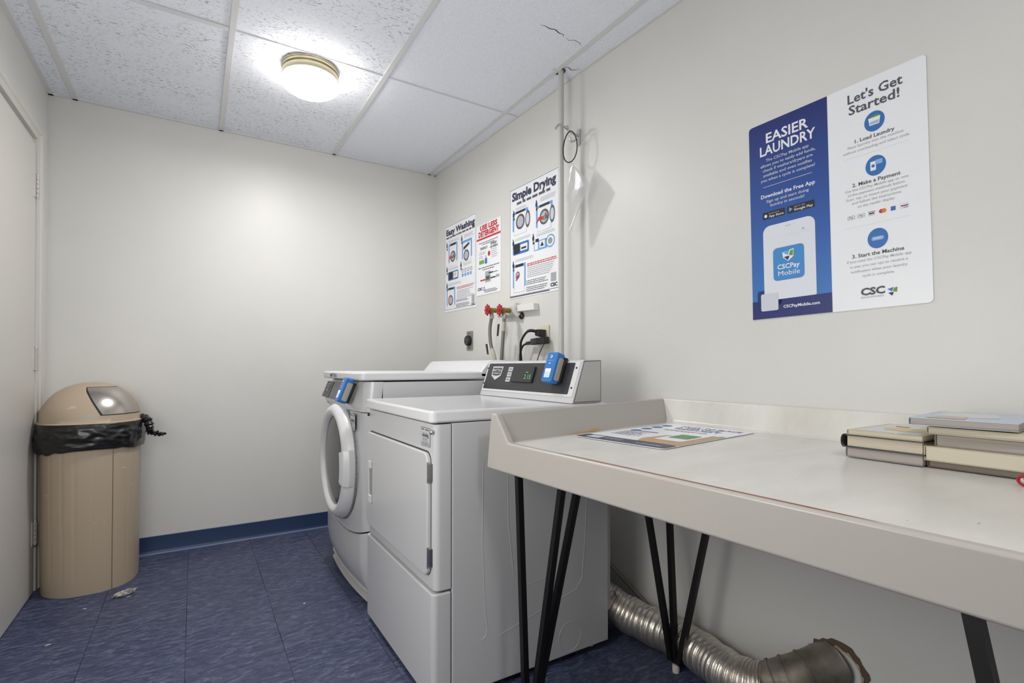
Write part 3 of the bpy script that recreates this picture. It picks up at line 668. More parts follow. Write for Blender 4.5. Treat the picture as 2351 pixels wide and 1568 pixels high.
# ------------------------------------------------------------------ bin
BC = (-.400, 3.062); BA, BB = .183, .212
def sup(a, b, q, e=2.35):
    c, s = math.cos(q), math.sin(q)
    return (BC[0]+a*math.copysign(abs(c)**(2/e), c), BC[1]+b*math.copysign(abs(s)**(2/e), s))
t = thing('trash_can', 'tan domed plastic trash can with steel flap in the back left corner', 'trash can', (BC[0], BC[1], 0))
rows = []; nq = 240
ribs = [R(a) for a in (-150, -128, -112, -98, -84, -40)]
for z, k in ((0.004, .955), (.0, .985), (.05, .992), (.08, .993), (.60, 1.0), (.735, 1.0)):
    row = []
    for i in range(nq):
        q = 2*PI*i/nq; d = 0
        if z > .06:
            for rb in ribs:
                e = abs((q-rb+PI) % (2*PI)-PI)
                if e < .02: d = .0013
        x, y = sup((BA*.965+.008*z)*k-d, (BB*.965+.008*z)*k-d, q); row.append((x, y, z))
    rows.append(row)
rows = [[(BC[0], BC[1], .004)]*nq]+rows
obj('body', M().grid(rows, True), BINM, t, angle=50)
# dark seam on the right of the body
m = M(); q = R(-62)
g = []
for z in (.0, .3, .62): 
    a = sup((BA*.965+.008*z)+.0007, (BB*.965+.008*z)+.0007, q-.006); b = sup((BA*.965+.008*z)+.0007, (BB*.965+.008*z)+.0007, q+.006); g.append([(a[0], a[1], z), (b[0], b[1], z)])
obj('body_seam', m.grid(g), mat('bin_seam', (92, 80, 66), .6), t)
# lid
def dome(q, u, grow=0):    # u 0 rim .. 1 top
    e = 2.1; k = (1-u**e)**(1/e) if u < 1 else 0
    x, y = sup((BA+.002)*k+grow, (BB+.002)*k+grow, q, 2.3)
    return (x, y, .745+.172*u+grow*.6*u)
us = [0, .1, .2, .3, .4, .5, .6, .7, .78, .85, .9, .94, .97, .985, .995, 1]
rows = [[sup(BA+.008, BB+.008, 2*PI*i/96)+(.733,) for i in range(96)], [sup(BA+.009, BB+.009, 2*PI*i/96)+(.740,) for i in range(96)], [sup(BA+.003, BB+.003, 2*PI*i/96)+(.744,) for i in range(96)]]
rows += [[dome(2*PI*i/96, u) for i in range(96)] for u in us]
lid = obj('lid', M().grid(rows, True), BINM, t, angle=60)
def flapgrid(q0, q1, u0, u1, grow, n1=22, n2=14): return [[dome(R(q0+10*(1-j/n2)-8*(j/n2)+(q1-q0-10*(1-j/n2)+8*(j/n2))*i/n1), u0+(u1-u0)*(j/n2), grow) for i in range(n1+1)] for j in range(n2+1)]
obj('flap_gap', M().grid(flapgrid(-86, -10, .17, .885, .0006)), DARK, lid, flip=False)
obj('flap', M().grid(flapgrid(-84, -12, .19, .87, .0016)), BINFLAP, lid, label='curved brushed steel flap')
# liner cuff
random.seed(4)
rows = []; nn_ = 300
from mathutils import noise as NZ
for j in range(27):
    f = j/26; row = []
    for i in range(nn_):
        q = 2*PI*i/nn_; c_, s_ = math.cos(q), math.sin(q)
        v1 = NZ.noise(Vector((c_*3+f*1.6, s_*3, f*3.2))); v2 = NZ.noise(Vector((c_*6-f*2, s_*6+f*2, f*7+4))); v3 = 1-abs(NZ.noise(Vector((c_*4.5, s_*4.5+f, f*5+9))))*2.4
        z = .740-(.122+.010*math.sin(2*q+1)+.008*NZ.noise(Vector((c_*4, s_*4, 7))))*f
        k = .0100+.005*math.sin(PI*f)+(.007*v1+.0045*v2+.0045*v3)*math.sin(PI*min(1, f*.9+.08))-.004*(f > .97)
        row.append(sup(BA+k, BB+k, q)+(z,))
    rows.append(row)
lin_ = tag(obj('bin_liner', M().grid(rows, True), LINER, solid=.001, angle=70), 'black plastic liner folded over the trash can rim', 'bin liner')
lp = Vector((-.203, 3.05, .0))
m = M(); P = smoothpath([(-.215, 3.03, .745), (-.190, 3.01, .735), (-.180, 3.0, .700), (-.176, 2.995, .678), (-.160, 2.99, .668), (-.150, 2.985, .672), (-.138, 2.98, .664), (-.124, 2.975, .668), (-.112, 2.97, .666)], 6)
m.tube(P, [(.018 if i < 12 else .016 if i < 20 else .009+.003*math.sin(i*1.3))*(1-.6*max(0, i-38)/10)*(1+.2*math.sin(i*2.1)) for i in range(len(P))], 9)
obj('knotted_tail', m, LINER, lin_)

# ------------------------------------------------------------------ lint clump and scraps
def clump(name, label, cat, c, sx, sy, sz, mt, seed, rot=0):
    random.seed(seed); bm = bmesh.new(); bmesh.ops.create_icosphere(bm, subdivisions=3, radius=1)
    for v in bm.verts:
        k = random.uniform(.72, 1.15); x, y, z = v.co.x*sx*k, v.co.y*sy*k, max(v.co.z*k, -.75)*sz
        v.co = Vector((x*math.cos(rot)-y*math.sin(rot), x*math.sin(rot)+y*math.cos(rot), z+sz*.75))
    me = bpy.data.meshes.new(name); bm.to_mesh(me); bm.free(); me.materials.append(mt)
    o = bpy.data.objects.new(name, me); COL.objects.link(o); o.location = c; return tag(o, label, cat)
LINT = mat('grey_lint', (170, 166, 160), .95); n = N(LINT); n.color(n.ramp(n.noise(n.coords((1, 1, 1)), 90, 4), [(.35, (110, 106, 102)), (.6, (190, 187, 180))]))
clump('lint_clump', 'crumpled grey lint clump on the blue floor in front of the trash can', 'lint', (-.252, 2.775, 0), .046, .017, .012, LINT, 3, R(28))
clump('paper_scrap', 'tiny pale scrap on the floor in front of the door, nearest the camera', 'scrap', (-.437, 2.42, 0), .009, .0028, .0015, mat('scrap_cream', (206, 196, 170), .8), 5, R(20))
clump('paper_scrap', 'tiny cream crumb on the floor in front of the trash can', 'scrap', (-.375, 2.70, 0), .006, .0035, .0018, mat('scrap_cream', (206, 196, 170), .8), 6)
clump('paper_scrap', 'tiny white thread on the floor beside the grey lint clump', 'scrap', (-.235, 2.745, 0), .009, .0012, .0010, WHT, 8, R(25))
clump('paper_scrap', 'tiny white fleck on the floor in front of the washer', 'scrap', (.395, 2.28, 0), .004, .003, .0012, WHT, 9)

# ------------------------------------------------------------------ posters on the right wall
def board(t, s, z, wd, hg, rot=0, th=.0012, off=.0015, r=.006, mt=PAPERW, lift=.0004):
    ex = (SD*math.cos(rot)+Vector((0, 0, 1))*math.sin(rot)); ey = (-SD*math.sin(rot)+Vector((0, 0, 1))*math.cos(rot))
    p = Print(t, W(s, z, off), ex, ey, lift); pts = rrect(0, 0, wd, hg, r, 4); n_ = len(pts); m = M()
    m.add([p.at(x, y, h) for h in (-off+.0002, th) for x, y in pts], [tuple(range(n_)), tuple(range(n_, 2*n_))]+[(i, (i+1) % n_, (i+1) % n_+n_, i+n_) for i in range(n_)])
    obj('board', m, mt, t); p.o = p.o+p.n*th; return p
t = thing('instruction_sign', 'large blue and white payment instruction sign on the wall above the table', 'sign', W(2.305, 1.137, .0015))
p = board(t, 2.305, 1.136, .461, .611, R(1.2), r=.010)
pl = [(.234, .0006), (.234, .6104), (.010, .6104), (.003, .6075), (.0006, .601), (.0006, .010), (.003, .003), (.010, .0006)]
p.poly('blue_panel', PGRAD, pl, 0)
p.rect('navy_band', NAVY, .0006, .0006, .234, .056, 1); p.rect('navy_band', NAVY, .018, .040, .094, .088, 1, .008)
p.text('heading', WHT, 'EASIER', .056, .182, .545, .029, .02, 1); p.text('heading', WHT, 'LAUNDRY', .036, .201, .508, .029, .02, 1)
for i, (b, a, c_) in enumerate((('The CSCPay Mobile app', .054, .182), ('allows you to easily add funds,', .037, .200), ('check if washers/dryers are', .044, .192), ('available and even notifies', .045, .190), ('you when a cycle is complete!', .037, .198))):
    p.text('body_text', LGT, b, a, c_, .487-.0152*i, .0085, .008, 1)
p.rect('rule', LGT, .044, .4085, .189, .4098, 1)
p.text('body_text', WHT, 'Download the Free App', .036, .197, .375, .011, .02, 1); p.text('body_text', LGT, 'Sign up and start doing', .053, .179, .359, .0085, .008, 1); p.text('body_text', LGT, 'laundry in seconds!', .065, .167, .345, .0085, .008, 1)
for x0, x1, a, b in ((.040, .109, 'Download on the', 'App Store'), (.116, .194, 'GET IT ON', 'Google Play')):
    p.rect('store_badge', DINK, x0, .308, x1, .330, 1, .003); p.text('store_badge', LGT, a, x0+.020, x0+.052, .322, .0035, .0, 2); p.text('store_badge', WHT, b, x0+.020, x1-.004, .312, .007, .01, 2)
p.ell('store_badge', WHT, .050, .318, .0045, .005, 2, 12); p.poly('store_badge', SKY, [(.122, .312), (.122, .326), (.132, .319)], 2)
ph_ = rrect(.040, .040, .194, .286, .022, 5); p.poly('phone_picture', mat('phone_white', (222, 226, 234), .4), [(x, max(y, .056)) for x, y in ph_], 1.5)
p.rect('phone_picture', INKL, .108, .273, .126, .2745, 2.5); p.ell('phone_picture', INKL, .134, .274, .0012, L=2.5, n=8); p.rect('phone_picture', LGT, .050, .2445, .184, .2452, 2.5); p.rect('phone_picture', INKL, .158, .252, .164, .256, 2.5)
p.rect('app_icon', mat('icon_blue', (64, 138, 204), .4), .070, .112, .162, .212, 2.5, .012)
def arrows(nm, cx, cy, s, L, edge=True):
    if edge: p.poly(nm, WHT, [(cx-s*1.1, cy+s*.55), (cx+s*1.05, cy+s*1.0), (cx+s*.95, cy-s*.45), (cx-s*.05, cy-s*1.2), (cx-s*.95, cy-s*.45)], L)
    p.poly(nm, SKY if edge else PBLUE, [(cx-s*.95, cy+s*.5), (cx+s*.25, cy+s*.85), (cx-s*.05, cy-s*.1)], L+1)
    p.poly(nm, mat('logo_green', (106, 152, 44), .5), [(cx+s*.35, cy+s*.65), (cx+s*.95, cy+s*.8), (cx+s*.85, cy-s*.3), (cx+s*.15, cy-s*.15)], L+1)
    p.poly(nm, mat('logo_navy', (30, 40, 96), .5), [(cx-s*.8, cy-s*.35), (cx+s*.05, cy-s*.25), (cx+s*.25, cy-s*.35), (cx-s*.05, cy-s*1.05)], L+1)
arrows('logo', .116, .186, .016, 3.5)
p.text('app_icon', WHT, 'CSCPay', .083, .149, .146, .014, .02, 3.5); p.text('app_icon', WHT, 'Mobile', .085, .149, .126, .014, .0, 3.5)
p.rect('blank_label', LGT, .029, .024, .083, .077, 3, .005)
p.text('web_address', WHT, 'CSCPayMobile.com', .098, .202, .028, .0085, .02, 2)
# right half
p.text('heading', INKG, "Let's Get", .286, .412, .562, .024, .02); p.text('heading', INKG, 'Started!', .288, .405, .531, .024, .02)
for k_, cy in enumerate((.4915, .374, .182)): p.ell('icon_disc#%d' % k_, PBLUE, .348, cy, .0235, .0265)
p.poly('icon_picture', WHT, [(.334, .502), (.362, .502), (.359, .482), (.337, .482)], 1); p.poly('icon_picture', mat('logo_green', (106, 152, 44), .5), [(.336, .502), (.362, .502), (.356, .507), (.342, .506)], 2); p.rect('icon_picture', PBLUE, .338, .4895, .358, .491, 2); p.rect('icon_picture', PBLUE, .338, .4855, .358, .487, 2)
p.rect('icon_picture', WHT, .336, .362, .349, .386, 1, .002); p.rect('icon_picture', mat('icon_pale', (140, 180, 224), .5), .348, .376, .364, .388, 1, .002); p.ell('icon_picture', PBLUE, .3425, .374, .004, L=2, n=12)
p.rect('icon_picture', mat('icon_pale', (140, 180, 224), .5), .334, .177, .362, .187, 1, .004); p.text('icon_picture', WHT, 'START', .339, .357, .1798, .0045, .02, 2)
p.text('body_text', INKG, '1. Load Laundry', .301, .392, .450, .0095, .02); p.text('body_text', INKL, 'Place laundry into the machine', .283, .411, .4385, .0068, .006); p.text('body_text', INKL, 'without overloading and select cycle.', .271, .424, .4255, .0068, .006)
p.rect('rule#a', LGT, .273, .4122, .421, .4128)
p.text('body_text', INKG, '2. Make a Payment', .292, .402, .3325, .0095, .02)
for i, (b, a, c_) in enumerate((('Use the CSCPay Mobile app or one', .274, .418), ('of the payment methods below.', .280, .412), ('Scan, tap, or insert your payment', .276, .416), ('and follow the instructions', .290, .402), ('on the reader display.', .303, .389))): p.text('body_text', INKL, b, a, c_, .321-.0118*i, .0068, .006)
x = .279
for k in range(6):
    w_ = .0165
    if k in (0, 1): p.frame('payment_marks', INKG, x, .246, x+w_, .2555, .0007); p.text('payment_marks', INKG, 'Pay', x+.004, x+w_-.003, .2488, .0045, .01)
    elif k == 2: p.rect('payment_marks', INK, x, .254, x+w_, .2555); p.rect('payment_marks', INK, x+.002, .2485, x+w_-.002, .252); p.rect('payment_marks', ORG, x, .2455, x+w_, .2465)
    elif k == 3: p.ell('payment_marks', PRED, x+.006, .2505, .0052, .0055); p.ell('payment_marks', ORG, x+.012, .2505, .0052, .0055, 1)
    elif k == 4: p.rect('payment_marks', PBLUE, x+.003, .245, x+.0135, .256)
    else: p.frame('payment_marks', INKL, x, .245, x+w_, .256, .0006); p.rect('payment_marks', INKG, x+.001, .2495, x+w_-.001, .2525); p.rect('payment_marks', ORG, x+.006, .2456, x+w_-.001, .2475)
    x += .0242
p.rect('rule#b', LGT, .271, .2226, .420, .2232)
p.text('body_text', INKG, '3. Start the Machine', .287, .405, .140, .0095, .02)
for i, (b, a, c_) in enumerate((('If you used the CSCPay Mobile app', .274, .420), ('to pay, you can opt to receive a', .280, .412), ('notification when your laundry', .283, .411), ('cycle is complete.', .310, .383))): p.text('body_text', INKL, b, a, c_, .1275-.0138*i, .0068, .006)
p.text('logo', INKG, 'CSC', .305, .361, .037, .018, .045); p.text('logo', INKL, 'SERVICEWORKS', .305, .358, .0285, .0045, .01)
arrows('logo', .377, .0395, .0115, 0, False)
p.build()

def washicon(p, nm, x0, y0, x1, y1, drum=(.5, .5, .3), arm=False, top=True, openo=False, L=1):
    """little machine picture with a blue outline"""
    w_, h_ = x1-x0, y1-y0
    p.rect(nm, SKY, x0, y0+h_*.18, x1-w_*.12, y1, L-1, .006); p.rect(nm, WHT, x0+w_*.09, y0, x1-w_*.2, y1-h_*.10, L, .004); p.frame(nm, GRYP, x0+w_*.09, y0, x1-w_*.2, y1-h_*.10, .0012, L+1)
    if top: p.rect(nm, DINK, x0+w_*.2, y1-h_*.10, x1-w_*.28, y1-h_*.01, L+2, .002)
    cx, cy, rr = x0+w_*drum[0], y0+h_*drum[1], w_*drum[2]
    p.ell(nm, INKG, cx, cy, rr, rr, L+2, 20, .72); p.ell(nm, mat('print_silver', (182, 186, 192), .4), cx, cy, rr*.72, L=L+2, n=18)
    if openo: p.ell(nm, INKG, x1-w_*.14, cy, w_*.13, rr*1.1, L+2, 18, .7); p.ell(nm, LGT, x1-w_*.14, cy, w_*.09, rr*.8, L+2, 16)
    if arm:
        p.poly(nm, PRED, [(x0+w_*.0, cy-rr*.6), (x0+w_*.15, cy+rr*.2), (cx, cy+rr*.1), (cx+rr*.4, cy+rr*.6), (cx+rr*.5, cy+rr*.1), (cx, cy-rr*.4), (x0+w_*.2, cy-rr*.2)], L+3)
        p.ell(nm, PGRN, cx+rr*.15, cy-rr*.2, rr*.3, L=L+4, n=12); p.ell(nm, PBLUE, cx+rr*.5, cy-rr*.1, rr*.25, L=L+4, n=12)
def hand(p, x, y, s=1):
    p.poly('pointing_hand', INK, [(x-.006*s, y-.016*s), (x+.006*s, y-.018*s), (x+.008*s, y), (x+.004*s, y+.010*s), (x+.001*s, y+.020*s), (x-.004*s, y+.020*s), (x-.004*s, y+.008*s), (x-.009*s, y)], 3)
    p.rect('pointing_hand', INK, x-.004*s, y-.034*s, x+.009*s, y-.021*s, 3)
def headtext(p, body, x0, x1, y, cap):
    p.text('heading', INK, body, x0, x1, y, cap, .045, 1)
# Easy Washing
t = thing('wall_poster', 'narrow washing instruction poster with blue pictures, leftmost of the wall posters', 'poster', W(.131, 1.349, .001))
p = board(t, .131, 1.349, .421, .571, 0, r=.004, lift=.0003)
p.frame('border', INKG, .003, .014, .414, .567, .0022, 1)
headtext(p, 'Easy Washing', .022, .403, .507, .036)
p.rows('subtitle', INKG, .022, .403, .484, .010, 1, .01, 0, 1)
p.rows('body_text', INKL, .055, .20, .462, .0032, 2, .008, .1, 1); p.rows('body_text', INKL, .27, .39, .462, .0032, 3, .008, .2, 1)
washicon(p, 'picture', .055, .295, .195, .445, (.45, .42, .26), True); washicon(p, 'picture', .240, .292, .385, .430, (.40, .30, .24), False, False); p.poly('picture', DINK, [(.262, .370), (.335, .395), (.335, .410), (.262, .388)], 4)
p.rect('picture', PBLUE, .049, .205, .190, .262, 1, .008); p.rect('picture', DINK, .058, .212, .115, .258, 2); p.rect('picture', WHT, .122, .215, .182, .254, 2); p.rect('picture', GRYP, .128, .225, .136, .248, 3); p.rect('picture', GRYP, .150, .225, .158, .248, 3)
for k in range(4): p.rect('picture', SKY, .240+.034*k, .206, .262+.034*k, .225, 1); p.ell('picture', GRYP, .250+.036*k, .243, .013, L=1, n=12, r0=.6)
p.rows('body_text', INKL, .055, .19, .282, .0032, 2, .008, .1, 1); p.rows('body_text', INKL, .26, .37, .282, .0032, 2, .008, .1, 1); p.rows('body_text', INKL, .055, .23, .180, .0032, 2, .009, .1, 1)
for x, y in ((.034, .443), (.238, .448), (.034, .282), (.228, .284), (.034, .174)): hand(p, x, y)
washicon(p, 'picture', .028, .014, .165, .158, (.42, .42, .25)); p.ell('picture', PRED, .086, .075, .028, L=4, n=18, r0=.88)
p.rows('warning_text', PRED, .171, .401, .145, .0045, 2, .009, .1, 1); p.rows('body_text', INKL, .176, .395, .122, .004, 6, .0095, .3, 1)
p.rows('body_text', INKG, .161, .34, .064, .004, 2, .008, .3, 1); p.rows('body_text', INKG, .161, .34, .038, .004, 3, .0085, .2, 1)
p.rect('blank_label', INKL, .364, .032, .399, .080, 1); p.text('logo', INK, 'CSC', .359, .405, .014, .014, .05, 2); p.build()
# Use less detergent
t = thing('wall_poster', 'small red and white detergent notice between the two larger wall posters', 'poster', W(.556, 1.410, .001))
p = board(t, .556, 1.410, .268, .419, 0, r=.003, lift=.0003)
p.text('heading', PRED, 'USE LESS', .040, .233, .384, .027, .05, 1); p.text('heading', PRED, 'DETERGENT', .023, .249, .346, .030, .05, 1); p.rect('heading', PRED, .001, .327, .267, .338, 1)
p.rows('body_text', INKG, .030, .240, .306, .0045, 1, .01, 0, 1); p.rows('body_text', INKG, .065, .2, .295, .0045, 1, .01, 0, 1)
p.text('lettering', INKG, 'ENERGY', .045, .127, .268, .014, .03, 1); p.text('lettering', INKG, 'SPEED', .160, .228, .280, .012, .04, 1); p.text('lettering', INKG, 'QUEEN', .155, .236, .262, .012, .04, 1)
p.ell('picture', PRED, .143, .234, .014, .015, 1, 16)
p.rect('picture', PGRN, .031, .184, .088, .206, 1); p.rect('picture', PBLUE, .096, .180, .122, .212, 1, .004); p.rect('picture', SKY, .104, .212, .114, .228, 1)
p.rows('body_text', INKL, .03, .11, .25, .004, 2, .010, .2, 1); p.rows('body_text', INKL, .03, .08, .226, .004, 2, .010, .2, 1); p.rows('body_text', INKL, .168, .24, .250, .004, 5, .011, .3, 1)
p.rows('body_text', INKG, .023, .250, .158, .005, 1, .01, 0, 1); p.rows('body_text', INKG, .07, .2, .145, .005, 1, .01, 0, 1)
p.rect('picture', INKL, .100, .070, .160, .134, 1, .004); p.rect('picture', INKG, .108, .082, .150, .106, 2); p.rect('picture', DINK, .140, .117, .190, .124, 3); p.rect('picture', DINK, .158, .086, .215, .093, 3); p.rect('picture', PRED, .045, .083, .103, .091, 3)
p.rows('body_text', INKG, .196, .235, .117, .005, 1, .01, 0, 1); p.rows('body_text', INKG, .220, .255, .086, .005, 2, -.008, 0, 1)
p.text('logo', INK, 'CSC', .014, .070, .030, .015, .05, 1); p.rows('body_text', INKG, .094, .240, .025, .0035, 3, .007, .2, 1); p.ell('logo', PBLUE, .088, .034, .010, .013, 1, 14, .6); p.build()
# Simple Drying
t = thing('wall_poster', 'drying instruction poster with dryer pictures, right beside the wall pipe', 'poster', W(.915, 1.353, .001))
p = board(t, .915, 1.353, .425, .590, 0, r=.004, lift=.0003)
p.frame('border', INK, .003, .012, .422, .586, .0022, 1)
headtext(p, 'Simple Drying', .023, .400, .523, .042)
p.rows('subtitle', INKG, .068, .355, .494, .013, 1, .01, 0, 1)
p.rows('body_text', INKL, .06, .16, .474, .0032, 2, .008, .1, 1); p.rows('body_text', INKL, .275, .40, .474, .0032, 3, .008, .2, 1)
washicon(p, 'picture', .028, .335, .190, .460, (.45, .52, .25), False, True, True); washicon(p, 'picture', .238, .310, .392, .442, (.45, .50, .25), True, True, True)
p.rect('picture', PBLUE, .031, .230, .178, .290, 1, .010); p.rect('picture', DINK, .042, .236, .095, .286, 2); p.rect('picture', WHT, .102, .244, .165, .278, 2); p.rect('picture', DINK, .110, .252, .155, .262, 3)
p.rect('picture', SKY, .222, .219, .330, .268, 1, .006); p.rect('picture', WHT, .228, .224, .256, .270, 2); p.rect('picture', DINK, .235, .262, .262, .278, 3); p.rect('picture', WHT, .268, .228, .312, .262, 2); p.poly('picture', DINK, [(.275, .235), (.305, .235), (.29, .258)], 3)
p.ell('picture', SKY, .355, .248, .036, .032, 1, 20); p.ell('picture', WHT, .355, .248, .029, .025, 2, 18); p.ell('picture', GRYP, .355, .248, .018, .016, 3, 14)
for x, y in ((.040, .452), (.243, .455), (.036, .298), (.216, .290), (.036, .180)): hand(p, x, y)
p.rows('body_text', INKL, .055, .20, .312, .0032, 2, .008, .1, 1); p.rows('body_text', INKL, .245, .39, .298, .0032, 2, .008, .1, 1); p.rows('body_text', INKL, .055, .22, .200, .0032, 2, .008, .1, 1)
washicon(p, 'picture', .030, .028, .165, .178, (.35, .62, .14), False); p.poly('picture', PRED, [(.058, .110), (.085, .125), (.090, .105), (.070, .095)], 5); p.poly('picture', PBLUE, [(.058, .095), (.075, .11), (.070, .09)], 6)
p.rows('warning_text', PRED, .162, .405, .162, .005, 2, .009, .05, 1); p.rows('body_text', INKL, .164, .400, .142, .004, 6, .0095, .3, 1)
p.rows('body_text', INKG, .155, .34, .076, .004, 3, .009, .3, 1); p.rows('body_text', INKG, .155, .34, .042, .004, 3, .009, .2, 1)
p.rect('blank_label', INKL, .359, .048, .400, .090, 1); p.text('logo', INK, 'CSC', .356, .410, .024, .016, .05, 2); p.rect('border', INK, .003, .006, .349, .0105, 2); p.build()

# ------------------------------------------------------------------ pipe, hook, bag
PX, PY = 1.394, 1.827
t = thing('wall_pipe', 'thin off-white vertical pipe running from ceiling down behind the dryer', 'pipe', (PX, PY, 0))
obj('pipe', M().tube([(PX, PY, 0.0), (PX, PY, H+.03)], .0125, 20), PIPEP, t)
m = M(); m.lathe([(.0127, H+.0035), (.030, H+.0035)], (PX-.006, PY+.006, 0), seg=9); obj('ceiling_gap', m, CRK, t, label='dark broken gap where the pipe enters the ceiling')
t = thing('coat_hook', 'chrome double wall hook beside the vertical pipe', 'hook', W(1.478, 1.99, .012))
m = M(); q = [W(1.478+a, z, o) for z in (1.988, 2.060) for a, o in ((-.011, .0005), (.011, .0005), (.011, .009), (-.011, .009))]
m.hex([tuple(v) for v in q]); obj('wall_plate', m, CHROME, t, bevel=.003)
hk = smoothpath([(1.468, 1.797, 2.030), (1.440, 1.790, 2.028), (1.405, 1.787, 2.036), (1.372, 1.786, 2.048), (1.350, 1.787, 2.046), (1.336, 1.789, 2.028)], 5)
obj('hook_arm', M().tube(hk, [.007, .007, .006, .006, .0055]+[.005]*(len(hk)-5), 10), CHROME, t)
obj('hook_tip', M().lathe([(0, -.006), (.005, -.004), (.0062, 0), (.004, .005), (0, .006)], tuple(hk[-1]), seg=12), CHROME, t)
m = M(); m.lathe([(0, -.008), (.007, -.006), (.009, 0), (.007, .006), (0, .008)], (1.395, 1.785, 2.045), seg=12); obj('hook_collar', m, CHROME, t)
lo = smoothpath([(1.462, 1.797, 2.012), (1.436, 1.793, 1.996), (1.422, 1.791, 1.992), (1.414, 1.790, 2.004)], 5)
obj('lower_hook', M().tube(lo, .0048, 8), CHROME, t)
# cable tie
tc_ = Vector((1.398, 1.768, 1.944)); P = []
for k in range(41):
    a = 2*PI*k/40; P.append(tc_+Vector((-.010*math.cos(a), .036*math.cos(a)*(1-.18*math.sin(a)), .068*math.sin(a)+.010)))
tag(obj('cable_tie', M().tube(P, .0026, 8, cap=False), BLK), 'black cable tie looped over the chrome wall hook', 'cable tie')
# clear bag
FILM = bpy.data.materials.new('clear_film'); FILM.use_nodes = True; nt = FILM.node_tree; nt.nodes.clear()
out = nt.nodes.new('ShaderNodeOutputMaterial'); mxs = nt.nodes.new('ShaderNodeMixShader'); tr = nt.nodes.new('ShaderNodeBsdfTransparent'); gl = nt.nodes.new('ShaderNodeBsdfGlossy'); df = nt.nodes.new('ShaderNodeBsdfDiffuse'); ad = nt.nodes.new('ShaderNodeMixShader')
tr.inputs[0].default_value = (.93, .93, .94, 1); gl.inputs['Roughness'].default_value = .2; df.inputs[0].default_value = (.8, .8, .8, 1); ad.inputs[0].default_value = .5
nt.links.new(gl.outputs[0], ad.inputs[2]); nt.links.new(df.outputs[0], ad.inputs[1]); lw = nt.nodes.new('ShaderNodeLayerWeight'); lw.inputs[0].default_value = .35
mr = nt.nodes.new('ShaderNodeMapRange'); mr.inputs[3].default_value = .26; mr.inputs[4].default_value = .8; nt.links.new(lw.outputs['Facing'], mr.inputs[0])
nt.links.new(mr.outputs[0], mxs.inputs[0]); nt.links.new(tr.outputs[0], mxs.inputs[1]); nt.links.new(ad.outputs[0], mxs.inputs[2]); nt.links.new(mxs.outputs[0], out.inputs[0])
t = thing('plastic_bag', 'crumpled clear plastic bag hanging from the black cable tie', 'bag', (1.40, 1.74, 1.57))
def bagp(u, v, layer):   # v 0 top .. 1 bottom; u 0..1 across
    L = [(0, 1.757, 1.758), (.12, 1.770, 1.722), (.30, 1.792, 1.668), (.42, 1.796, 1.640), (.52, 1.790, 1.668), (.72, 1.786, 1.715), (.9, 1.785, 1.748), (1, 1.779, 1.768)]
    for (a, l0, r0), (b, l1, r1) in zip(L, L[1:]):
        if a <= v <= b: f = (v-a)/(b-a); l = l0+(l1-l0)*f; r = r0+(r1-r0)*f; break
    y = l+(r-l)*u; z = 1.882-.318*v
    x = 1.398+layer*.010*math.sin(PI*u)*math.sin(PI*v)+.0055*math.sin(u*6.5+v*3+layer)*math.sin(PI*v)+.002*math.sin(v*9+u*4)
    return (x, y, z)
for lay, nm in ((-1, 'front_film'), (1, 'back_film')):
    obj(nm, M().grid([[bagp(i/26, j/34, lay) for i in range(27)] for j in range(35)]), FILM, t, flip=False)

# ------------------------------------------------------------------ valves and hoses
def valve(s, z, label, hose, tape, tagp):
    t = thing('water_valve', label, 'valve', W(s, z, .09), 'laundry water valves')
    def F(p): return W(s+p[0], z+p[1], p[2])
    obj('valve_body', M(F).lathe([(0, .045), (.011, .045), (.013, .055), (.013, .070), (.010, .074), (.014, .080), (.014, .098), (.009, .104), (.007, .112), (0, .112)], (0, 0, 0), 2, 16), BRASS, t)
    obj('spout', M(F).tube([(0, 0, .085), (0, -.012, .088), (0, -.034, .088)], [.010, .010, .011], 12), BRASS, t)
    m = M(F); hnd = []
    for k in range(25):
        a = 2*PI*k/24; rr = .018+.010*math.cos(4*a)**2*(1 if abs(math.sin(2*a)) < 2 else 0); hnd.append((rr*math.cos(a), rr*1.15*math.sin(a)))
    m.prism(hnd[:-1], .110, .120); m.lathe([(0, .106), (.009, .106), (.009, .124), (0, .124)], (0, 0, 0), 2, 12)
    obj('handle', m, RED, t, bevel=.002, label='red valve handle')
    obj('supply_stub', M(F).tube([(0, 0, .0), (0, 0, .05)], .010, 12), PIPEP, t)
    P = smoothpath([W(a, b, .088) for a, b in hose], 8)
    h_ = tag(obj('supply_hose', M().tube(P, .0092, 12), HOSE), 'braided grey hose hanging from the %s valve' % ('left' if s < .9 else 'right'), 'hose', None)
    obj('hose_nut', M().tube([W(hose[0][0], hose[0][1]+.012, .088), W(hose[0][0]+(hose[1][0]-hose[0][0])*.12, hose[0][1]-.014, .088)], .0125, 8), CHROME, h_)
    i0, i1 = tape; obj('tape_wrap', M().tube(P[i0:i1], .0102, 12), TAPE, h_)
    a, b = tagp; m = M(); m.hex([W(*q) for q in ((a[0], a[1], .10), (a[0]+.016, a[1], .10), (b[0]+.014, b[1], .10), (b[0], b[1], .10), (a[0], a[1], .103), (a[0]+.016, a[1], .103), (b[0]+.014, b[1], .103), (b[0], b[1], .103))])
    obj('black_tag', m, BLK, h_)
valve(.866, 1.294, 'left brass water valve with red handle on the wall', [(.868, 1.262), (.848, 1.194), (.857, 1.111), (.895, 1.035), (.91, .93)], (19, 28), ((.826, 1.112), (.842, 1.055)))
valve(.987, 1.283, 'right brass water valve with red handle on the wall', [(.991, 1.252), (.983, 1.175), (.966, 1.034), (.96, .93)], (4, 9), ((.950, 1.212), (.940, 1.150)))
t = thing('pipe_box', 'white painted pipe cover strip with capped fitting beside the right valve', 'pipe cover', W(1.09, 1.29, 0))
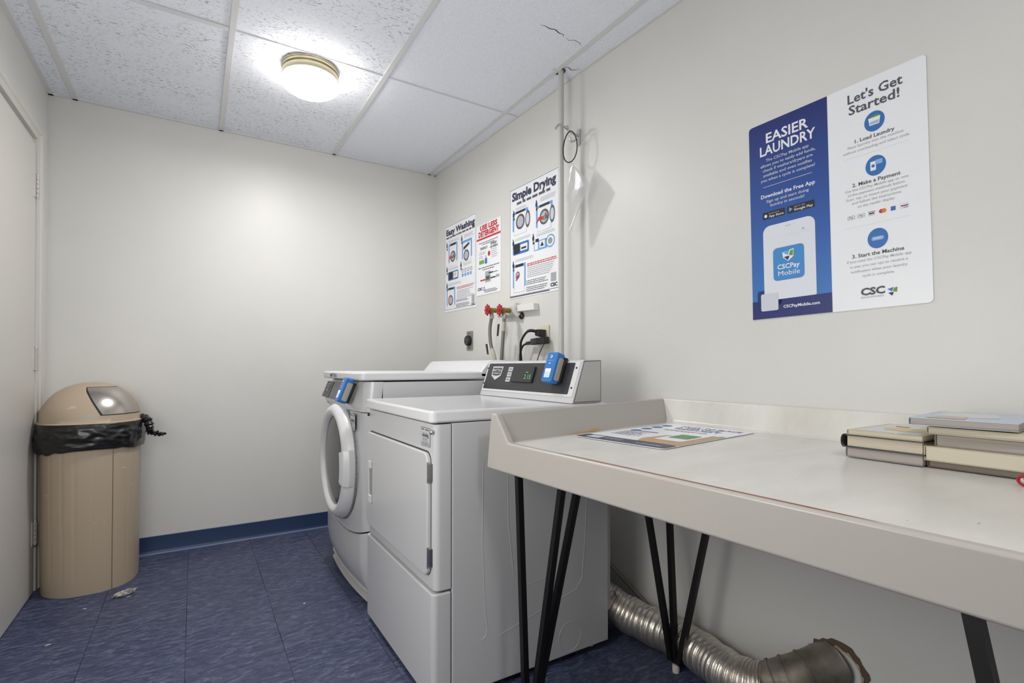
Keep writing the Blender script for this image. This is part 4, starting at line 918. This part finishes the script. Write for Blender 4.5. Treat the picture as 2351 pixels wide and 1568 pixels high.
m = M(); m.hex([W(a, b, o) for o in (.001, .032) for a, b in ((1.025, 1.276), (1.175, 1.272), (1.172, 1.306), (1.02, 1.311))]); obj('cover_strip', m, mat('strip_white', (226, 226, 222), .4), t, bevel=.002)
obj('manifold_pipe', M().tube([W(.84, 1.272, .022), W(1.03, 1.268, .022)], .013, 14), PIPEP, t)
obj('pipe_tee', M().tube([W(.985, 1.283, .0), W(.985, 1.283, .048)], .023, 18), PIPEP, t, bevel=.003)
obj('pipe_elbow', M().tube(smoothpath([W(1.005, 1.315, .02), W(1.013, 1.298, .035), W(1.016, 1.275, .035), W(1.026, 1.255, .02)], 4), .015, 12), PIPEP, t)
obj('rubber_grommet', M().tube([W(1.03+.014*math.cos(a), 1.255+.014*math.sin(a), .006) for a in [2*PI*k/20 for k in range(21)]], .005, 8, cap=False), BLK, t)
# outlets
t = thing('wall_outlet', 'ivory wall outlet with black plugs above the dryer console', 'outlet', W(1.23, 1.08, 0))
m = M(); m.hex([W(a, b, o) for o in (.0005, .007) for a, b in ((1.190, 1.080), (1.262, 1.080), (1.262, 1.192), (1.190, 1.192))]); obj('cover_plate', m, IVORY, t, bevel=.002)
for z in (1.158, 1.112):
    m = M(); m.hex([W(a, b, o) for o in (.006, .0095) for a, b in ((1.210, z-.014), (1.243, z-.014), (1.243, z+.014), (1.210, z+.014))]); obj('socket_face', m, IVORY, t, bevel=.002)
t = thing('power_plug', 'black angled plug in the upper outlet socket with cord', 'plug', W(1.23, 1.15, .03))
m = M(); m.hex([W(a, b, o) for o in (.010, .058) for a, b in ((1.215, 1.140), (1.245, 1.132), (1.247, 1.170), (1.215, 1.170))]); obj('plug_body', m, BLK, t, bevel=.005)
obj('cord', M().tube(smoothpath([W(1.225, 1.160, .05), W(1.200, 1.162, .085), W(1.166, 1.120, .10), W(1.150, 1.075, .095), W(1.135, 1.02, .08), W(1.13, .93, .06)], 7), [.0075]*8+[.0058]*28, 10), BLK, t)
t = thing('power_adapter', 'black bar shaped adapter plugged below the angled plug', 'adapter', W(1.22, 1.11, .04))
m = M(); m.hex([W(a, b, o) for o in (.012, .050) for a, b in ((1.165, 1.096), (1.275, 1.100), (1.275, 1.134), (1.165, 1.124))]); obj('adapter_body', m, BLK, t, bevel=.005)
m = M(); m.hex([W(a, b, o) for o in (.020, .052) for a, b in ((1.172, 1.098), (1.222, 1.100), (1.222, 1.130), (1.172, 1.126))]); obj('adapter_face', m, CONS, t, bevel=.002)
m = M(); m.hex([W(a, b, o) for o in (.022, .042) for a, b in ((1.115, 1.098), (1.168, 1.100), (1.168, 1.118), (1.115, 1.114))]); obj('cord_boot', m, BLK, t, bevel=.004)
obj('cord', M().tube(smoothpath([W(1.120, 1.106, .032), W(1.100, 1.095, .045), W(1.085, 1.062, .05), W(1.080, 1.02, .05), W(1.08, .93, .05)], 7), .0055, 10), BLK, t)
obj('thin_cord', M().tube(smoothpath([W(1.268, 1.108, .03), W(1.270, 1.085, .05), W(1.250, 1.05, .055), W(1.225, 1.01, .05), W(1.21, .93, .05)], 7), .0022, 8), BLK, t)
t = thing('range_receptacle', 'round black receptacle on a narrow metal plate left of the hoses', 'outlet', W(.47, 1.09, 0))
m = M(); m.hex([W(a, b, o) for o in (.0005, .006) for a, b in ((.437, 1.090), (.508, 1.090), (.508, 1.206), (.437, 1.206))]); obj('steel_plate', m, mat('dull_steel', (150, 149, 146), .45, .5), t, bevel=.001)
obj('receptacle', M(lambda p: W(.470+p[0], 1.148+p[1], p[2])).lathe([(.032, .004), (.032, .020), (.028, .026), (.012, .026), (.010, .022), (0, .022)], (0, 0, 0), 2, 24), BLK, t)
for dz in (-.045, .045): obj('screw', M(lambda p: W(.470+p[0], 1.148+dz+p[1], p[2])).lathe([(.005, .005), (.004, .008), (0, .0085)], (0, 0, 0), 2, 10), BLK, t)
for a, b in ((-.008, .008), (.010, .004), (0, -.012)):
    m = M(); m.hex([W(.470+a+x, 1.148+b+y, o) for o in (.0262, .0268) for x, y in ((-.002, -.007), (.002, -.007), (.002, .007), (-.002, .007))]); obj('slot', m, GRYP, t)

# ------------------------------------------------------------------ exhaust duct
t = thing('dryer_duct', 'silver flexible dryer exhaust duct on the floor under the table', 'duct', (1.36, 1.2, 0))
path = smoothpath([(1.305, 1.47, .13), (1.335, 1.42, .098), (1.368, 1.345, .074), (1.390, 1.25, .068), (1.402, 1.15, .066), (1.386, 1.05, .067), (1.372, .97, .067), (1.380, .905, .067), (1.395, .865, .075)], 30)
m = M(); rad = [.0605+.0035*abs(math.sin(i*1.35))-.002*math.sin(i*.21) for i in range(len(path))]
m.tube(path, rad, 28, cap=False); obj('flexible_hose', m, DUCT, t, angle=70)
eb = smoothpath([(1.392, .868, .076), (1.410, .845, .090), (1.430, .818, .108), (1.460, .785, .130), (1.497, .760, .150), (1.525, .748, .160)], 5)
m = M(); m.tube(eb, [.060+.002*(i % 5 == 0) for i in range(len(eb))], 28, cap=False); obj('elbow', m, GALV, t, angle=60, label='dull dusty metal elbow entering the wall')
for k in (5, 10, 15):
    tt = (eb[k+1]-eb[k-1]).normalized(); obj('elbow_seam', M().tube([eb[k]-tt*.003, eb[k]+tt*.003], .0635, 28, cap=False), GALV, t)
obj('clamp_band', M().tube([path[-12], path[-8]], .0605, 28, cap=False), DUCT, t)
m = M(); m.box((1.272, 1.43, .03), (1.335, 1.52, .165)); obj('transition_box', m, DUCT, t, bevel=.006, label='taped foil box behind the dryer')
for dy in (0, .028): obj('clamp_screw', M().lathe([(0, -.012), (.011, -.010), (.012, 0), (.009, .010), (0, .012)], (1.318, 1.425-dy, .150+dy*.3), 0, 14), CHROME, t)
# broken hole rim in the wall
random.seed(12); hc = (2.545, .150); ins = []; ou = []
for k in range(40):
    a = 2*PI*k/40; r1 = .064; r2 = .071+random.uniform(0, .010)+(.006 if 0 < a < PI else 0)
    ins.append(W(hc[0]+r1*math.cos(a), hc[1]+r1*math.sin(a), .0035)); ou.append(W(hc[0]+r2*math.cos(a), hc[1]+r2*math.sin(a), .0012))
obj('broken_plaster_rim', M().grid([ins, ou], True), mat('torn_plaster', (92, 78, 66), .9), t, flip=False)
ou2 = [W(hc[0]+(.0665+.004*math.sin(k*2.1))*math.cos(2*PI*k/40), hc[1]+(.0665+.004*math.sin(k*2.1))*math.sin(2*PI*k/40), .005) for k in range(40)]
in2 = [W(hc[0]+.062*math.cos(2*PI*k/40), hc[1]+.062*math.sin(2*PI*k/40), .006) for k in range(40)]
obj('plaster_edge', M().grid([in2, ou2], True), mat('raw_plaster', (170, 150, 130), .9), t, flip=False)
cdp = smoothpath([W(1.52, .24, .02), W(1.63, .185, .02), W(1.69, .168, .018), W(1.79, .122, .018), W(1.86, .09, .016), W(1.93, .05, .016), W(1.98, .02, .016)], 22)
tag(obj('armoured_cable', M().tube(cdp, [.0052+.0011*(i % 2) for i in range(len(cdp))], 10), mat('grey_armour', (150, 146, 138), .45, .3)), 'thin ribbed grey cable running down the wall above the duct', 'cable')
